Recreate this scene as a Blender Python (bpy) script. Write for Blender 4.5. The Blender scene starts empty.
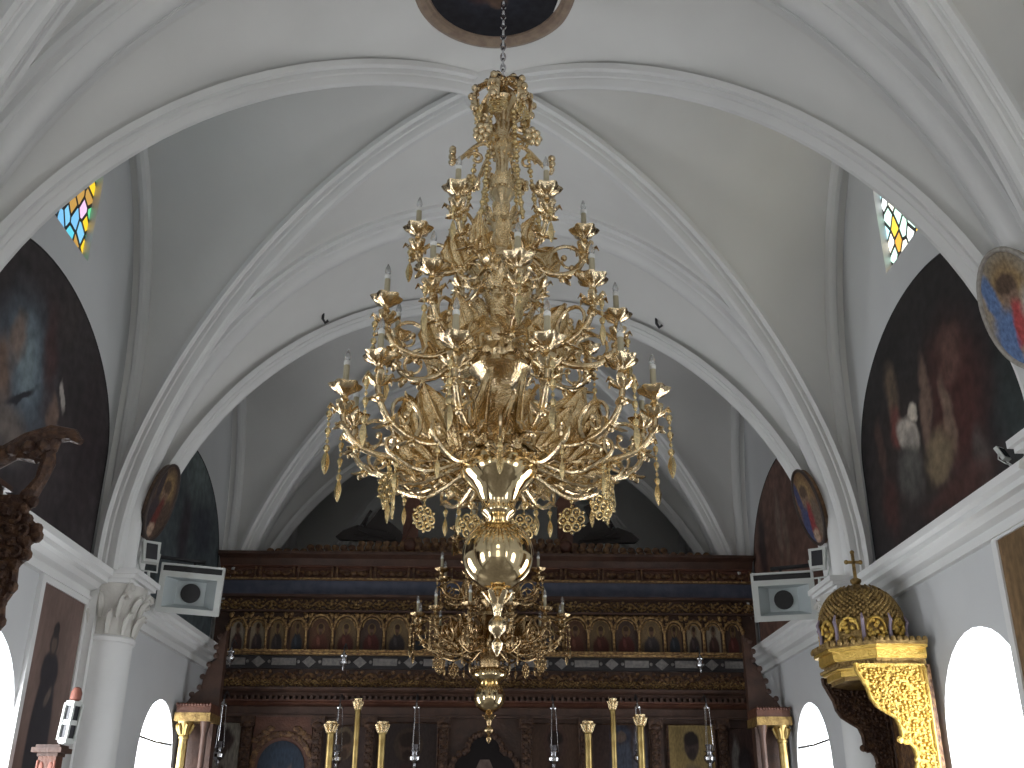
import bpy, bmesh, math, random
from mathutils import Vector, Matrix
random.seed(7)
PI = math.pi
S_, C_ = math.sin, math.cos
SC = bpy.context.scene
COL = SC.collection

# ------------------------------------------------------------------ materials
def nmat(name):
    m = bpy.data.materials.new(name); m.use_nodes = True
    nt = m.node_tree
    return m, nt, nt.nodes, nt.links, nt.nodes['Principled BSDF']

def mat(name, col, rough=.6, metal=0., col2=None, nscale=8., bump=0., bscale=40., detail=4., spec=None, lo=.35, hi=.65, trans=0.):
    m, nt, N, L, b = nmat(name)
    b.inputs['Base Color'].default_value = (*col, 1)
    b.inputs['Roughness'].default_value = rough
    b.inputs['Metallic'].default_value = metal
    if spec is not None: b.inputs['Specular IOR Level'].default_value = spec
    if trans: b.inputs['Transmission Weight'].default_value = trans
    tc = N.new('ShaderNodeTexCoord')
    if col2:
        t = N.new('ShaderNodeTexNoise'); t.inputs['Scale'].default_value = nscale; t.inputs['Detail'].default_value = detail
        L.new(tc.outputs['Object'], t.inputs['Vector'])
        r = N.new('ShaderNodeValToRGB'); r.color_ramp.elements[0].position = lo; r.color_ramp.elements[1].position = hi
        r.color_ramp.elements[0].color = (*col, 1); r.color_ramp.elements[1].color = (*col2, 1)
        L.new(t.outputs['Fac'], r.inputs['Fac']); L.new(r.outputs['Color'], b.inputs['Base Color'])
    if bump:
        t = N.new('ShaderNodeTexNoise'); t.inputs['Scale'].default_value = bscale; t.inputs['Detail'].default_value = 3
        L.new(tc.outputs['Object'], t.inputs['Vector'])
        bp = N.new('ShaderNodeBump'); bp.inputs['Strength'].default_value = bump; bp.inputs['Distance'].default_value = .02
        L.new(t.outputs['Fac'], bp.inputs['Height']); L.new(bp.outputs['Normal'], b.inputs['Normal'])
    return m

def emis(name, col, s):
    m, nt, N, L, b = nmat(name)
    b.inputs['Base Color'].default_value = (*col, 1)
    b.inputs['Emission Color'].default_value = (*col, 1)
    b.inputs['Emission Strength'].default_value = s
    return m

def paint(name, base, blobs, rough=.55, warp=.05, wscale=5., grain=.35, base2=None, bscale=2.):
    """Brushwork: soft elliptical patches over a ground, all in UV space. blob = (u, v, ru, rv, degrees, colour, softness)"""
    m, nt, N, L, b = nmat(name)
    b.inputs['Roughness'].default_value = rough
    b.inputs['Specular IOR Level'].default_value = .25
    uv = N.new('ShaderNodeUVMap'); uv.uv_map = 'UVMap'
    nz = N.new('ShaderNodeTexNoise'); nz.inputs['Scale'].default_value = wscale; nz.inputs['Detail'].default_value = 4
    L.new(uv.outputs[0], nz.inputs['Vector'])
    sb = N.new('ShaderNodeVectorMath'); sb.operation = 'SUBTRACT'; sb.inputs[1].default_value = (.5, .5, .5)
    L.new(nz.outputs['Color'], sb.inputs[0])
    sc = N.new('ShaderNodeVectorMath'); sc.operation = 'SCALE'; sc.inputs['Scale'].default_value = warp * 4
    L.new(sb.outputs[0], sc.inputs[0])
    ad = N.new('ShaderNodeVectorMath'); ad.operation = 'ADD'
    L.new(uv.outputs[0], ad.inputs[0]); L.new(sc.outputs[0], ad.inputs[1])
    n2 = N.new('ShaderNodeTexNoise'); n2.inputs['Scale'].default_value = bscale; n2.inputs['Detail'].default_value = 5
    L.new(uv.outputs[0], n2.inputs['Vector'])
    r = N.new('ShaderNodeValToRGB'); r.color_ramp.elements[0].position = .35; r.color_ramp.elements[1].position = .68
    r.color_ramp.elements[0].color = (*base, 1); r.color_ramp.elements[1].color = (*(base2 or [c * 1.6 for c in base]), 1)
    L.new(n2.outputs['Fac'], r.inputs['Fac'])
    cur = r.outputs['Color']
    for (u, v, ru, rv, deg, c, soft) in blobs:
        mp = N.new('ShaderNodeMapping'); mp.vector_type = 'TEXTURE'
        mp.inputs['Location'].default_value = (u, v, 0); mp.inputs['Rotation'].default_value = (0, 0, math.radians(deg))
        mp.inputs['Scale'].default_value = (ru, rv, 1)
        L.new(ad.outputs[0], mp.inputs['Vector'])
        fl = N.new('ShaderNodeVectorMath'); fl.operation = 'MULTIPLY'; fl.inputs[1].default_value = (1, 1, 0)
        L.new(mp.outputs[0], fl.inputs[0])
        ln = N.new('ShaderNodeVectorMath'); ln.operation = 'LENGTH'; L.new(fl.outputs[0], ln.inputs[0])
        mr = N.new('ShaderNodeMapRange'); mr.interpolation_type = 'SMOOTHSTEP'
        mr.inputs['From Min'].default_value = 1 - soft; mr.inputs['From Max'].default_value = 1 + soft * .4
        mr.inputs['To Min'].default_value = 1; mr.inputs['To Max'].default_value = 0
        L.new(ln.outputs['Value'], mr.inputs['Value'])
        mx = N.new('ShaderNodeMix'); mx.data_type = 'RGBA'; mx.inputs[7].default_value = (*c, 1)
        L.new(mr.outputs[0], mx.inputs[0]); L.new(cur, mx.inputs[6]); cur = mx.outputs[2]
    if grain:
        n3 = N.new('ShaderNodeTexNoise'); n3.inputs['Scale'].default_value = wscale * 3; n3.inputs['Detail'].default_value = 6
        L.new(uv.outputs[0], n3.inputs['Vector'])
        mr = N.new('ShaderNodeMapRange'); mr.inputs['From Min'].default_value = .3; mr.inputs['From Max'].default_value = .7
        mr.inputs['To Min'].default_value = 1 - grain; mr.inputs['To Max'].default_value = 1 + grain
        L.new(n3.outputs['Fac'], mr.inputs['Value'])
        ml = N.new('ShaderNodeVectorMath'); ml.operation = 'SCALE'
        L.new(cur, ml.inputs[0]); L.new(mr.outputs[0], ml.inputs['Scale']); cur = ml.outputs[0]
    L.new(cur, b.inputs['Base Color'])
    return m

WIN = 4.6
plaster = mat('plaster', (.79, .785, .765), .85, col2=(.83, .825, .805), nscale=1.3, bump=.12, bscale=9)
plaster_rib = mat('plaster_rib', (.79, .79, .785), .8, col2=(.82, .82, .81), nscale=2.5, bump=.08, bscale=14)
lime = mat('lime_capital', (.60, .58, .54), .85, col2=(.70, .68, .64), nscale=6, bump=.3, bscale=25)
wallblue = mat('wall_paint', (.68, .69, .70), .8, col2=(.72, .73, .74), nscale=1.2, bump=.1, bscale=8)
floor_m = mat('floor_marble', (.16, .145, .13), .35, col2=(.24, .22, .20), nscale=2)
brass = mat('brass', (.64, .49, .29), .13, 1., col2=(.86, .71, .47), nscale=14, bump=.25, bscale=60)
brass_leaf = mat('brass_leaf', (.66, .49, .26), .17, 1., col2=(.88, .72, .46), nscale=20, bump=.5, bscale=90)
brass_pol = mat('polished_brass', (.80, .64, .38), .08, 1.)
lacy = mat('filigree_brass', (.66, .53, .30), .25, 1., col2=(.86, .68, .36), nscale=30, bump=.4, bscale=90)
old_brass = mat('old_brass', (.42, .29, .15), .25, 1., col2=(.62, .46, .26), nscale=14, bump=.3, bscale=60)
gilt = mat('gilding', (.62, .40, .09), .38, .85, col2=(.80, .56, .16), nscale=18, bump=.5, bscale=70)
gilt_old = mat('dull_gilding', (.20, .125, .045), .45, .6, col2=(.42, .28, .10), nscale=16, bump=.5, bscale=60)
colgold = mat('column_gold', (.36, .25, .09), .35, .9, col2=(.50, .37, .15), nscale=12)
wood = mat('dark_walnut', (.055, .027, .019), .5, col2=(.095, .048, .032), nscale=6, bump=.25, bscale=30)
wood_red = mat('red_walnut', (.090, .032, .020), .5, col2=(.15, .06, .035), nscale=7, bump=.3, bscale=35)
carve = mat('carved_wood', (.095, .042, .022), .42, .12, col2=(.30, .165, .07), nscale=22, bump=.6, bscale=60, lo=.42, hi=.68)
carve_gilt = mat('parcel_gilt_carving', (.15, .075, .03), .4, .3, col2=(.52, .33, .13), nscale=26, bump=.6, bscale=60, lo=.38, hi=.66)
carve_dark = mat('dark_carving', (.05, .022, .014), .5, .1, col2=(.14, .07, .035), nscale=22, bump=.6, bscale=60, lo=.42, hi=.7)
blueband = mat('blue_frieze', (.055, .065, .10), .6, col2=(.09, .10, .145), nscale=9)
blackband = mat('black_band', (.018, .015, .017), .5)
cart = mat('pale_cartouche', (.16, .15, .15), .6, col2=(.26, .24, .22), nscale=25)
darkness = mat('opening_shadow', (.012, .008, .008), .9)  # near-black that stands for the shade inside the royal doors' opening
silver = mat('silver', (.62, .62, .64), .2, 1.)
ruby = mat('lamp_glass', (.35, .33, .36), .1, 0, trans=.6)
ivory = mat('candle_tube', (.50, .44, .30), .45)
porcelain = mat('bulb_base', (.85, .85, .82), .3)
glass = mat('bulb_glass', (.95, .96, .97), .04, 0, trans=.75)
white_pl = mat('white_plastic', (.62, .64, .62), .5)
grey_pl = mat('grey_plastic', (.55, .60, .61), .5)
black = mat('black', (.012, .012, .014), .5)
iron = mat('iron', (.06, .06, .065), .5, .6)
lampglass = mat('floodlight_glass', (.03, .03, .035), .1)
lilac = mat('lilac_paint', (.30, .24, .30), .5)
rust = mat('rust_red', (.22, .075, .05), .6)
brownpaint = mat('brown_frame', (.24, .17, .13), .45, col2=(.34, .25, .18), nscale=12)
WINM = {(sd, i): emis('daylit_glass_%s_%d' % (sd, i), (.94, .97, 1.0), base * k) for sd, base in (('east', 4.9), ('west', 6.2)) for i, k in enumerate((.7, .75, 1.45, 1.1))}

def stained(name, seed, s, cols):
    m, nt, N, L, b = nmat(name)
    uv = N.new('ShaderNodeUVMap'); uv.uv_map = 'UVMap'
    mp = N.new('ShaderNodeMapping'); mp.inputs['Location'].default_value = (seed, seed * .7, 0); mp.inputs['Rotation'].default_value = (0, 0, .5)
    mp.inputs['Scale'].default_value = (7.2, 5.6, 1)
    L.new(uv.outputs[0], mp.inputs[0])
    v = N.new('ShaderNodeTexVoronoi'); v.voronoi_dimensions = '2D'; v.inputs['Scale'].default_value = 1; v.inputs['Randomness'].default_value = .55
    e = N.new('ShaderNodeTexVoronoi'); e.voronoi_dimensions = '2D'; e.feature = 'DISTANCE_TO_EDGE'; e.inputs['Scale'].default_value = 1; e.inputs['Randomness'].default_value = .55
    L.new(mp.outputs[0], v.inputs['Vector']); L.new(mp.outputs[0], e.inputs['Vector'])
    sp = N.new('ShaderNodeSeparateColor'); L.new(v.outputs['Color'], sp.inputs[0])
    r = N.new('ShaderNodeValToRGB'); r.color_ramp.interpolation = 'CONSTANT'
    els = r.color_ramp.elements
    els[0].position = 0; els[0].color = (*cols[0], 1); els[1].position = 1 / len(cols); els[1].color = (*cols[1], 1)
    for i in range(2, len(cols)):
        q = els.new(i / len(cols)); q.color = (*cols[i], 1)
    L.new(sp.outputs[0], r.inputs[0])
    g = N.new('ShaderNodeMath'); g.operation = 'GREATER_THAN'; g.inputs[1].default_value = .10
    L.new(e.outputs['Distance'], g.inputs[0])
    mm = N.new('ShaderNodeMath'); mm.operation = 'MULTIPLY'; mm.inputs[1].default_value = s
    L.new(g.outputs[0], mm.inputs[0])
    b.inputs['Base Color'].default_value = (.03, .03, .03, 1); b.inputs['Roughness'].default_value = .3
    L.new(r.outputs[0], b.inputs['Emission Color']); L.new(mm.outputs[0], b.inputs['Emission Strength'])
    return m
stainL = stained('stained_glass_west', 3.3, 1.1, [(.18, .5, .8), (.7, .35, .8), (.95, .62, .02), (.12, .65, .28), (.2, .55, .8), (.5, .28, .06), (.1, .6, .75), (.85, .55, .8)])
stainR = stained('stained_glass_east', 8.1, 1.7, [(.9, .98, .95), (.95, .60, .05), (.5, .8, .85), (.95, .9, .75), (.9, .55, .7), (.75, .35, .04), (.6, .9, .75), (.95, .95, .9)])

# ------------------------------------------------------------------ mesh helper
def frame_of(t):
    t = Vector(t).normalized()
    a = Vector((0, 0, 1)) if abs(t.z) < .9 else Vector((1, 0, 0))
    u = t.cross(a).normalized(); return u, t.cross(u).normalized()

class M:
    def __init__(s): s.v = []; s.f = []; s.uv = {}
    def add(s, vs, fs, mtx=None):
        n = len(s.v)
        s.v += [tuple(mtx @ Vector(p)) for p in vs] if mtx else [tuple(p) for p in vs]
        s.f += [tuple(i + n for i in f) for f in fs]; return s
    def box(s, x0, x1, y0, y1, z0, z1, mtx=None):
        vs = [(x, y, z) for x in (x0, x1) for y in (y0, y1) for z in (z0, z1)]
        return s.add(vs, [(0, 1, 3, 2), (4, 6, 7, 5), (0, 4, 5, 1), (2, 3, 7, 6), (0, 2, 6, 4), (1, 5, 7, 3)], mtx)
    def tube(s, pts, r, n=8, closed=False, mtx=None, flat=1.):
        pts = [Vector(p) for p in pts]; k = len(pts); vs = []; fs = []
        u = None
        for i, p in enumerate(pts):
            a = pts[(i - 1) % k] if (closed or i > 0) else p
            b = pts[(i + 1) % k] if (closed or i < k - 1) else p
            t = (b - a).normalized()
            if u is None: u, w = frame_of(t)
            else:
                u = (u - t * u.dot(t))
                u = u.normalized() if u.length > 1e-6 else frame_of(t)[0]
                w = t.cross(u)
            rr = r[i] if isinstance(r, (list, tuple)) else r
            for j in range(n):
                q = 2 * PI * j / n
                vs.append(p + (u * C_(q) + w * S_(q) * flat) * rr)
        m = k if closed else k - 1
        for i in range(m):
            for j in range(n):
                a = i * n + j; b = i * n + (j + 1) % n; c = ((i + 1) % k) * n + (j + 1) % n; d = ((i + 1) % k) * n + j
                fs.append((a, b, c, d))
        if not closed:
            fs.append(tuple(range(n - 1, -1, -1))); fs.append(tuple(range((k - 1) * n, k * n)))
        return s.add(vs, fs, mtx)
    def lathe(s, prof, n=24, c=(0, 0, 0), mtx=None, lobes=0, amp=0.):
        vs = []; fs = []
        for (r, z) in prof:
            for j in range(n):
                q = 2 * PI * j / n; rr = r * (1 + amp * C_(lobes * q)) if lobes else r
                vs.append((c[0] + rr * C_(q), c[1] + rr * S_(q), c[2] + z))
        k = len(prof)
        for i in range(k - 1):
            for j in range(n):
                fs.append((i * n + j, i * n + (j + 1) % n, (i + 1) * n + (j + 1) % n, (i + 1) * n + j))
        fs.append(tuple(range(n - 1, -1, -1))); fs.append(tuple(range((k - 1) * n, k * n)))
        return s.add(vs, fs, mtx)
    def ball(s, c, r, n=10, k=6, sc=(1, 1, 1), mtx=None):
        vs = []; fs = []
        for i in range(k + 1):
            t = PI * i / k
            for j in range(n):
                q = 2 * PI * j / n
                e = max(S_(t), .02)
                vs.append((c[0] + r * sc[0] * e * C_(q), c[1] + r * sc[1] * e * S_(q), c[2] - r * sc[2] * C_(t)))
        for i in range(k):
            for j in range(n): fs.append((i * n + j, i * n + (j + 1) % n, (i + 1) * n + (j + 1) % n, (i + 1) * n + j))
        return s.add(vs, fs, mtx)
    def torus(s, c, R, r, n=16, m=6, axis='z', mtx=None):
        pts = []
        for i in range(n):
            q = 2 * PI * i / n
            p = (R * C_(q), R * S_(q), 0)
            if axis == 'y': p = (p[0], 0, p[1])
            if axis == 'x': p = (0, p[0], p[1])
            pts.append((c[0] + p[0], c[1] + p[1], c[2] + p[2]))
        return s.tube(pts, r, m, True, mtx)
    def prism(s, poly, fn, w0, w1, mtx=None):
        n = len(poly)
        vs = [fn(u, v, w0) for u, v in poly] + [fn(u, v, w1) for u, v in poly]
        fs = [tuple(range(n - 1, -1, -1)), tuple(range(n, 2 * n))]
        fs += [(i, (i + 1) % n, n + (i + 1) % n, n + i) for i in range(n)]
        return s.add(vs, fs, mtx)
    def sheet(s, rows, mtx=None):
        m = len(rows[0]); vs = [p for r in rows for p in r]; fs = []
        for i in range(len(rows) - 1):
            for j in range(m - 1): fs.append((i * m + j, i * m + j + 1, (i + 1) * m + j + 1, (i + 1) * m + j))
        return s.add(vs, fs, mtx)
    def mesh(s, name, m, angle=35, uvf=None, fix=True):
        me = bpy.data.meshes.new(name)
        me.from_pydata(s.v, [], s.f)
        if fix:
            bm = bmesh.new(); bm.from_mesh(me); bmesh.ops.recalc_face_normals(bm, faces=bm.faces); bm.to_mesh(me); bm.free()
        me.polygons.foreach_set('use_smooth', [True] * len(me.polygons))
        me.set_sharp_from_angle(angle=math.radians(angle))
        if uvf:
            l = me.uv_layers.new(name='UVMap')
            for lp in me.loops: l.data[lp.index].uv = uvf(me.vertices[lp.vertex_index].co)
        me.materials.append(m); me.update(); return me
    def build(s, name, m, parent=None, angle=35, uvf=None, fix=True, loc=None):
        return inst(s.mesh(name, m, angle, uvf, fix), name, parent, loc)

def inst(me, name, parent=None, loc=None, rot=None):
    o = bpy.data.objects.new(name, me); COL.objects.link(o)
    if parent: o.parent = parent
    if loc: o.location = loc
    if rot: o.rotation_euler = rot
    return o
def tag(o, label, cat, group=None):
    o['label'] = label; o['category'] = cat
    if group: o['group'] = group
    return o
def thing(name, label, cat, loc=(0, 0, 0), rot=(0, 0, 0), group=None):
    o = bpy.data.objects.new(name, None); COL.objects.link(o); o.location = loc; o.rotation_euler = rot
    o.empty_display_size = .1
    return tag(o, label, cat, group)
def struct(o): o['kind'] = 'structure'; return o

XZ = lambda y: (lambda u, v, w: (u, y + w, v))
YZ = lambda x, sg=1: (lambda u, v, w: (x + sg * w, u, v))

def arch_poly(yc, hw, z0, zs, rise, n=16):
    p = [(yc - hw, z0), (yc + hw, z0)]
    for i in range(n + 1):
        q = PI * i / n
        p.append((yc + hw * C_(q), zs + rise * S_(q)))
    return p

# ------------------------------------------------------------------ church shell
HW = 3.5                        # half width of the nave
BAYS = [(-2.6, .9), (1.5, 5.0), (5.6, 9.1), (9.7, 13.4), (14.0, 17.6)]
BANDS = [(-3.2, -2.6), (.9, 1.5), (5.0, 5.6), (9.1, 9.7), (13.4, 14.0)]
BY = lambda i: (BAYS[i][0] + BAYS[i][1]) / 2
Y0, Y1, ZTOP = -3.2, 17.6, 8.55

fl = struct(M().box(-4, 4, Y0 - .4, Y1 + .4, -.2, 0).build('floor', floor_m))
struct(M().box(-4.1, 4.1, Y0 - .5, Y1 + .5, ZTOP, ZTOP + .2).build('ceiling', plaster))  # unseen slab above the vaults, added to block light leaks

LOW = {0: .7, 1: .7, 2: .7, 3: .62}           # half widths of the lower windows
def low_c(i, sg): return {2: 7.4, 3: 11.7 if sg < 0 else 11.55}.get(i, BY(i))
def holes(side):
    hs = []
    for i in range(4):
        hs.append(arch_poly(low_c(i, side), LOW[i], .75, 2.28, .69 if i < 3 else .64))
        if i < 3: hs.append(arch_poly(BY(i), .52, 6.15, 6.95, .45))
    return hs
def wall_plate(x, sg, outer, hls, th, name, m):
    bm = bmesh.new(); es = []
    for loop in [outer] + hls:
        vs = [bm.verts.new((x, u, v)) for u, v in loop]
        for i in range(len(vs)): es.append(bm.edges.new((vs[i], vs[(i + 1) % len(vs)])))
    bmesh.ops.triangle_fill(bm, edges=es, use_beauty=True)
    r = bmesh.ops.extrude_face_region(bm, geom=list(bm.faces))
    for e in r['geom']:
        if isinstance(e, bmesh.types.BMVert): e.co.x += sg * th
    bmesh.ops.recalc_face_normals(bm, faces=bm.faces)
    me = bpy.data.meshes.new(name); bm.to_mesh(me); bm.free(); me.materials.append(m)
    return struct(inst(me, name))
for sg, nm in ((-1, 'wall_left'), (1, 'wall_right')):
    wall_plate(sg * HW, sg, [(Y0, 0), (Y1, 0), (Y1, ZTOP), (Y0, ZTOP)], holes(sg), .4, nm, wallblue)
# end walls: the entrance wall behind, the sanctuary wall in front
def end_wall(y, sg, name, hls):
    bm = bmesh.new(); es = []
    for loop in [[(-3.5, 0), (3.5, 0), (3.5, ZTOP), (-3.5, ZTOP)]] + hls:
        vs = [bm.verts.new((u, y, v)) for u, v in loop]
        for i in range(len(vs)): es.append(bm.edges.new((vs[i], vs[(i + 1) % len(vs)])))
    bmesh.ops.triangle_fill(bm, edges=es, use_beauty=True)
    r = bmesh.ops.extrude_face_region(bm, geom=list(bm.faces))
    for e in r['geom']:
        if isinstance(e, bmesh.types.BMVert): e.co.y += sg * .4
    bmesh.ops.recalc_face_normals(bm, faces=bm.faces)
    me = bpy.data.meshes.new(name); bm.to_mesh(me); bm.free(); me.materials.append(plaster)
    return struct(inst(me, name))
DOORH = arch_poly(0, .95, .02, 2.4, .9); GALH = arch_poly(0, .8, 4.4, 5.6, .8)
end_wall(Y0, -1, 'wall_back', [DOORH, GALH])
end_wall(Y1, 1, 'wall_front', [])

# windows: daylit panes set a hand's breadth into the wall
wn = 0
for sg in (-1, 1):
    for i in range(4):
        wn += 1
        c, h = low_c(i, sg), LOW[i]
        p = M().prism(arch_poly(c, h - .002, .752, 2.28, (.69 if i < 3 else .64) - .002), YZ(sg * (HW + .14), sg), 0, .03)
        w = struct(p.build('window_%d' % wn, WINM['west' if sg < 0 else 'east', i]))
        if i == 3:
            M().tube([(sg * (HW + .02), c - h - .02, 2.5), (sg * (HW + .02), c, 2.485), (sg * (HW + .02), c + h + .02, 2.5)], .012, 6).build('curtain_rod', iron, w)
        if i < 3:
            wn += 1
            q = M().prism(arch_poly(BY(i), .518, 6.152, 6.95, .448), YZ(sg * (HW + .06), sg), 0, .03)
            struct(q.build('window_%d' % wn, stainL if sg < 0 else stainR, uvf=lambda co: (co.y, co.z)))
d = struct(M().prism(DOORH, XZ(Y0 - .2), 0, .04).build('door_glow_1', emis('added_doorway_glow', (1, .98, .94), 1.5)))  # unseen glowing doorway, added to light the chandelier from the front
struct(M().prism(GALH, XZ(Y0 - .2), 0, .04).build('window_%d' % (wn + 1), emis('added_gallery_glow', (1, .98, .95), 2.5)))  # unseen glowing pane shaped as a gallery window, added as front light

# vault curves (webs); the ribs hang .2 below them
def zT(s): return 4.1 + 3.6 * math.sqrt(max(0, 1 - s * s))
def zD(s): return 3.9 + 3.77 * max(0, 1 - s ** 1.7) ** .52
SS = [math.sin(PI / 2 * i / 30) for i in range(31)]
SS = sorted(set(SS + [.997, .985]))
WX = 3.37
def XS(s): return 3.25 * s + .12 * s ** 8
def wall_pt(s, yc, hl, sg, sy):
    z = 3.9 + (zD(s) - 3.9) * (8.0 - 3.9) / 3.77
    dy = hl * math.sqrt(max(0, 1 - ((z - 5.4) / 2.6) ** 2)) if z > 5.4 else hl
    return (sg * WX, yc + sy * dy, z)
def lerp(a, b, t): return tuple(a[i] + (b[i] - a[i]) * t for i in range(3))
for bi, (a, b) in enumerate(BAYS):
    yc, hl = (a + b) / 2, (b - a) / 2
    m = M()
    for sx in (-1, 1):
        for sy in (-1, 1):
            D = [(sx * XS(s), yc + sy * hl * s, zD(s)) for s in SS]
            T = [(sx * XS(s), yc + sy * hl, zT(s)) for s in SS]
            W = [wall_pt(s, yc, hl, sx, sy) for s in SS]
            m.sheet([[lerp(d, t, k / 6) for k in range(7)] for d, t in zip(D, T)])
            m.sheet([[lerp(d, w, k / 8) for k in range(9)] for d, w in zip(D, W)])
            m.sheet([[w, (sx * 3.52, w[1], w[2])] for w in W])
            if bi in (0, 4): pass
    struct(m.build('ceiling', plaster, angle=50))
for (a, b) in BANDS:
    m = M()
    pts = [(-3.37, 3.7)] + [(-XS(s), zT(s)) for s in reversed(SS)] + [(XS(s), zT(s)) for s in SS[1:]] + [(3.37, 3.7)]
    m.sheet([[(x, a, z), (x, b, z)] for x, z in pts])
    struct(m.build('ceiling', plaster, angle=50))

def sweep(m, pts, bvec, prof, centre):
    rows = []; k = len(pts); bvec = Vector(bvec).normalized(); pts = [Vector(p) for p in pts]
    for i, p in enumerate(pts):
        t = (pts[min(i + 1, k - 1)] - pts[max(i - 1, 0)]).normalized()
        n = t.cross(bvec).normalized()
        if n.dot(Vector(centre) - p) < 0: n = -n
        rows.append([tuple(p + bvec * u + n * v) for u, v in prof])
    return m.sheet(rows)
PT = [(-.30, -.02), (-.30, .05), (-.235, .06), (-.215, .045), (-.195, .045), (-.18, .10), (-.15, .115), (-.14, .10), (-.125, .10), (-.105, .15), (-.06, .19), (0, .205)]
PT = [(u * .8, v * .74) for u, v in PT]
PT = PT + [(-u, v) for u, v in reversed(PT[:-1])]
PD = [(-.19, -.03), (-.19, .045), (-.145, .055), (-.13, .04), (-.115, .04), (-.105, .09), (-.085, .10), (-.08, .09), (-.07, .13), (-.04, .175), (0, .19)]
PD = [(u * .72, v * .72) for u, v in PD]
PD = PD + [(-u, v) for u, v in reversed(PD[:-1])]
PW = [(-.06, -.02), (-.06, .02), (-.035, .05), (0, .06), (.035, .05), (.06, .02), (.06, -.02)]
tn = 0
for (a, b) in BANDS:
    tn += 1; yc = (a + b) / 2
    pts = [(-3.37, yc, 3.72), (-3.37, yc, 3.95)] + [(-XS(s), yc, zT(s)) for s in reversed(SS)] + [(XS(s), yc, zT(s)) for s in SS[1:]] + [(3.37, yc, 3.95), (3.37, yc, 3.72)]
    struct(sweep(M(), pts, (0, 1, 0), PT, (0, yc, 4)).build('trim_%d' % tn, plaster_rib, angle=28))
for (a, b) in BAYS:
    yc, hl = (a + b) / 2, (b - a) / 2
    for sy in (-1, 1):
        tn += 1
        pts = [(-XS(s), yc - sy * hl * s, zD(s)) for s in reversed(SS)] + [(XS(s), yc + sy * hl * s, zD(s)) for s in SS[1:]]
        pts = [(pts[0][0], pts[0][1], 3.72)] + pts + [(pts[-1][0], pts[-1][1], 3.72)]
        bv = Vector((sy * hl, -3.25, 0))
        struct(sweep(M(), pts, bv, PD, (0, yc, 4)).build('trim_%d' % tn, plaster_rib, angle=28))
    for sx in (-1, 1):
        tn += 1
        W = [wall_pt(s, yc, hl - .02, sx, -1) for s in reversed(SS)] + [wall_pt(s, yc, hl - .02, sx, 1) for s in SS[1:]]
        W = [(p[0] - sx * .0, p[1], p[2]) for p in W]
        struct(sweep(M(), W, (1, 0, 0), PW, (sx * WX, yc, 5)).build('trim_%d' % tn, plaster_rib, angle=28))
    tn += 1
    struct(M().lathe([(.05, -.24), (.14, -.25), (.2, -.2), (.24, -.12), (.26, 0)], 24, (0, yc, 7.68)).build('trim_%d' % tn, plaster_rib))

# cornices, piers with engaged half columns and leafy capitals
def sweep_line(m, prof, y0, y1, sg):
    rows = [[(sg * (HW - u), y, z) for u, z in prof] for y in (y0, y1)]
    return m.sheet(rows)
CP = [(-.02, 3.46), (.05, 3.46), (.05, 3.49), (.03, 3.5), (.03, 3.54), (.09, 3.56), (.12, 3.6), (.17, 3.61), (.17, 3.65), (.21, 3.67), (.22, 3.72), (-.02, 3.74)]
for sg in (-1, 1):
    for (a, b) in BAYS:
        tn += 1
        struct(sweep_line(M(), CP, a, b, sg).build('trim_%d' % tn, plaster_rib, angle=25))
    for (a, b) in BANDS:
        yc = (a + b) / 2; cx = sg * 3.39
        m = M()
        m.box(min(sg * 3.4, sg * 3.6), max(sg * 3.4, sg * 3.6), a, b, 0, 3.6)
        m.lathe([(.26, 0), (.29, .25), (.25, .3), (.245, 3.12), (.265, 3.13), (.27, 3.16), (.25, 3.18)], 32, (cx, yc, 0))
        m.box(min(sg * 3.35, sg * 3.6), max(sg * 3.35, sg * 3.6), a + .02, b - .02, 3.7, 4.5)
        p = struct(m.build('trim_%d' % (tn + 1), plaster_rib)); tn += 1
        m = M()
        m.lathe([(.235, 3.17), (.235, 3.3), (.24, 3.45), (.29, 3.56), (.31, 3.62)], 32, (cx, yc, 0))
        for k in range(9):                       # acanthus leaves and volutes of the bell
            q = -PI / 2 + PI * (k - 4) / 5.2 + (PI if sg > 0 else 0) + PI / 2
            dx, dy = C_(q), S_(q)
            for zz, hh, rr in ((3.19, .19, .238), (3.33, .2, .24)):
                qq = q + (.3 if zz > 3.2 else 0); dx2, dy2 = C_(qq), S_(qq)
                pt = [(cx + dx2 * (rr + o), yc + dy2 * (rr + o), zz + hh * t) for t, o in ((0, .005), (.4, .02), (.75, .045), (.95, .085), (.88, .11))]
                m.tube(pt, [.035, .05, .045, .03, .014], 6, flat=.5)
        for q in (PI / 4, -PI / 4):
            qq = q if sg < 0 else PI - q
            dx, dy = C_(qq), S_(qq)
            sp = [(cx + dx * (.34 + .06 * C_(t)) , yc + dy * (.34 + .06 * C_(t)), 3.55 + .06 * S_(t)) for t in [i * .6 for i in range(10)]]
            m.tube(sp, .022, 6)
            m.tube([(cx + dx * .2, yc + dy * .2, 3.36), (cx + dx * .27, yc + dy * .27, 3.5), (cx + dx * .36, yc + dy * .36, 3.61)], .025, 6)
        m.build('capital', lime, p)
        m = M()
        for (o, z0, z1) in ((.24, 3.62, 3.655), (.28, 3.655, 3.69), (.31, 3.69, 3.735)):
            x0, x1 = sorted((sg * (HW - o - .12), sg * 3.55))
            m.box(x0, x1, yc - .3 - (o - .24) * .6, yc + .3 + (o - .24) * .6, z0, z1)
        m.build('impost', plaster_rib, p)
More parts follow.
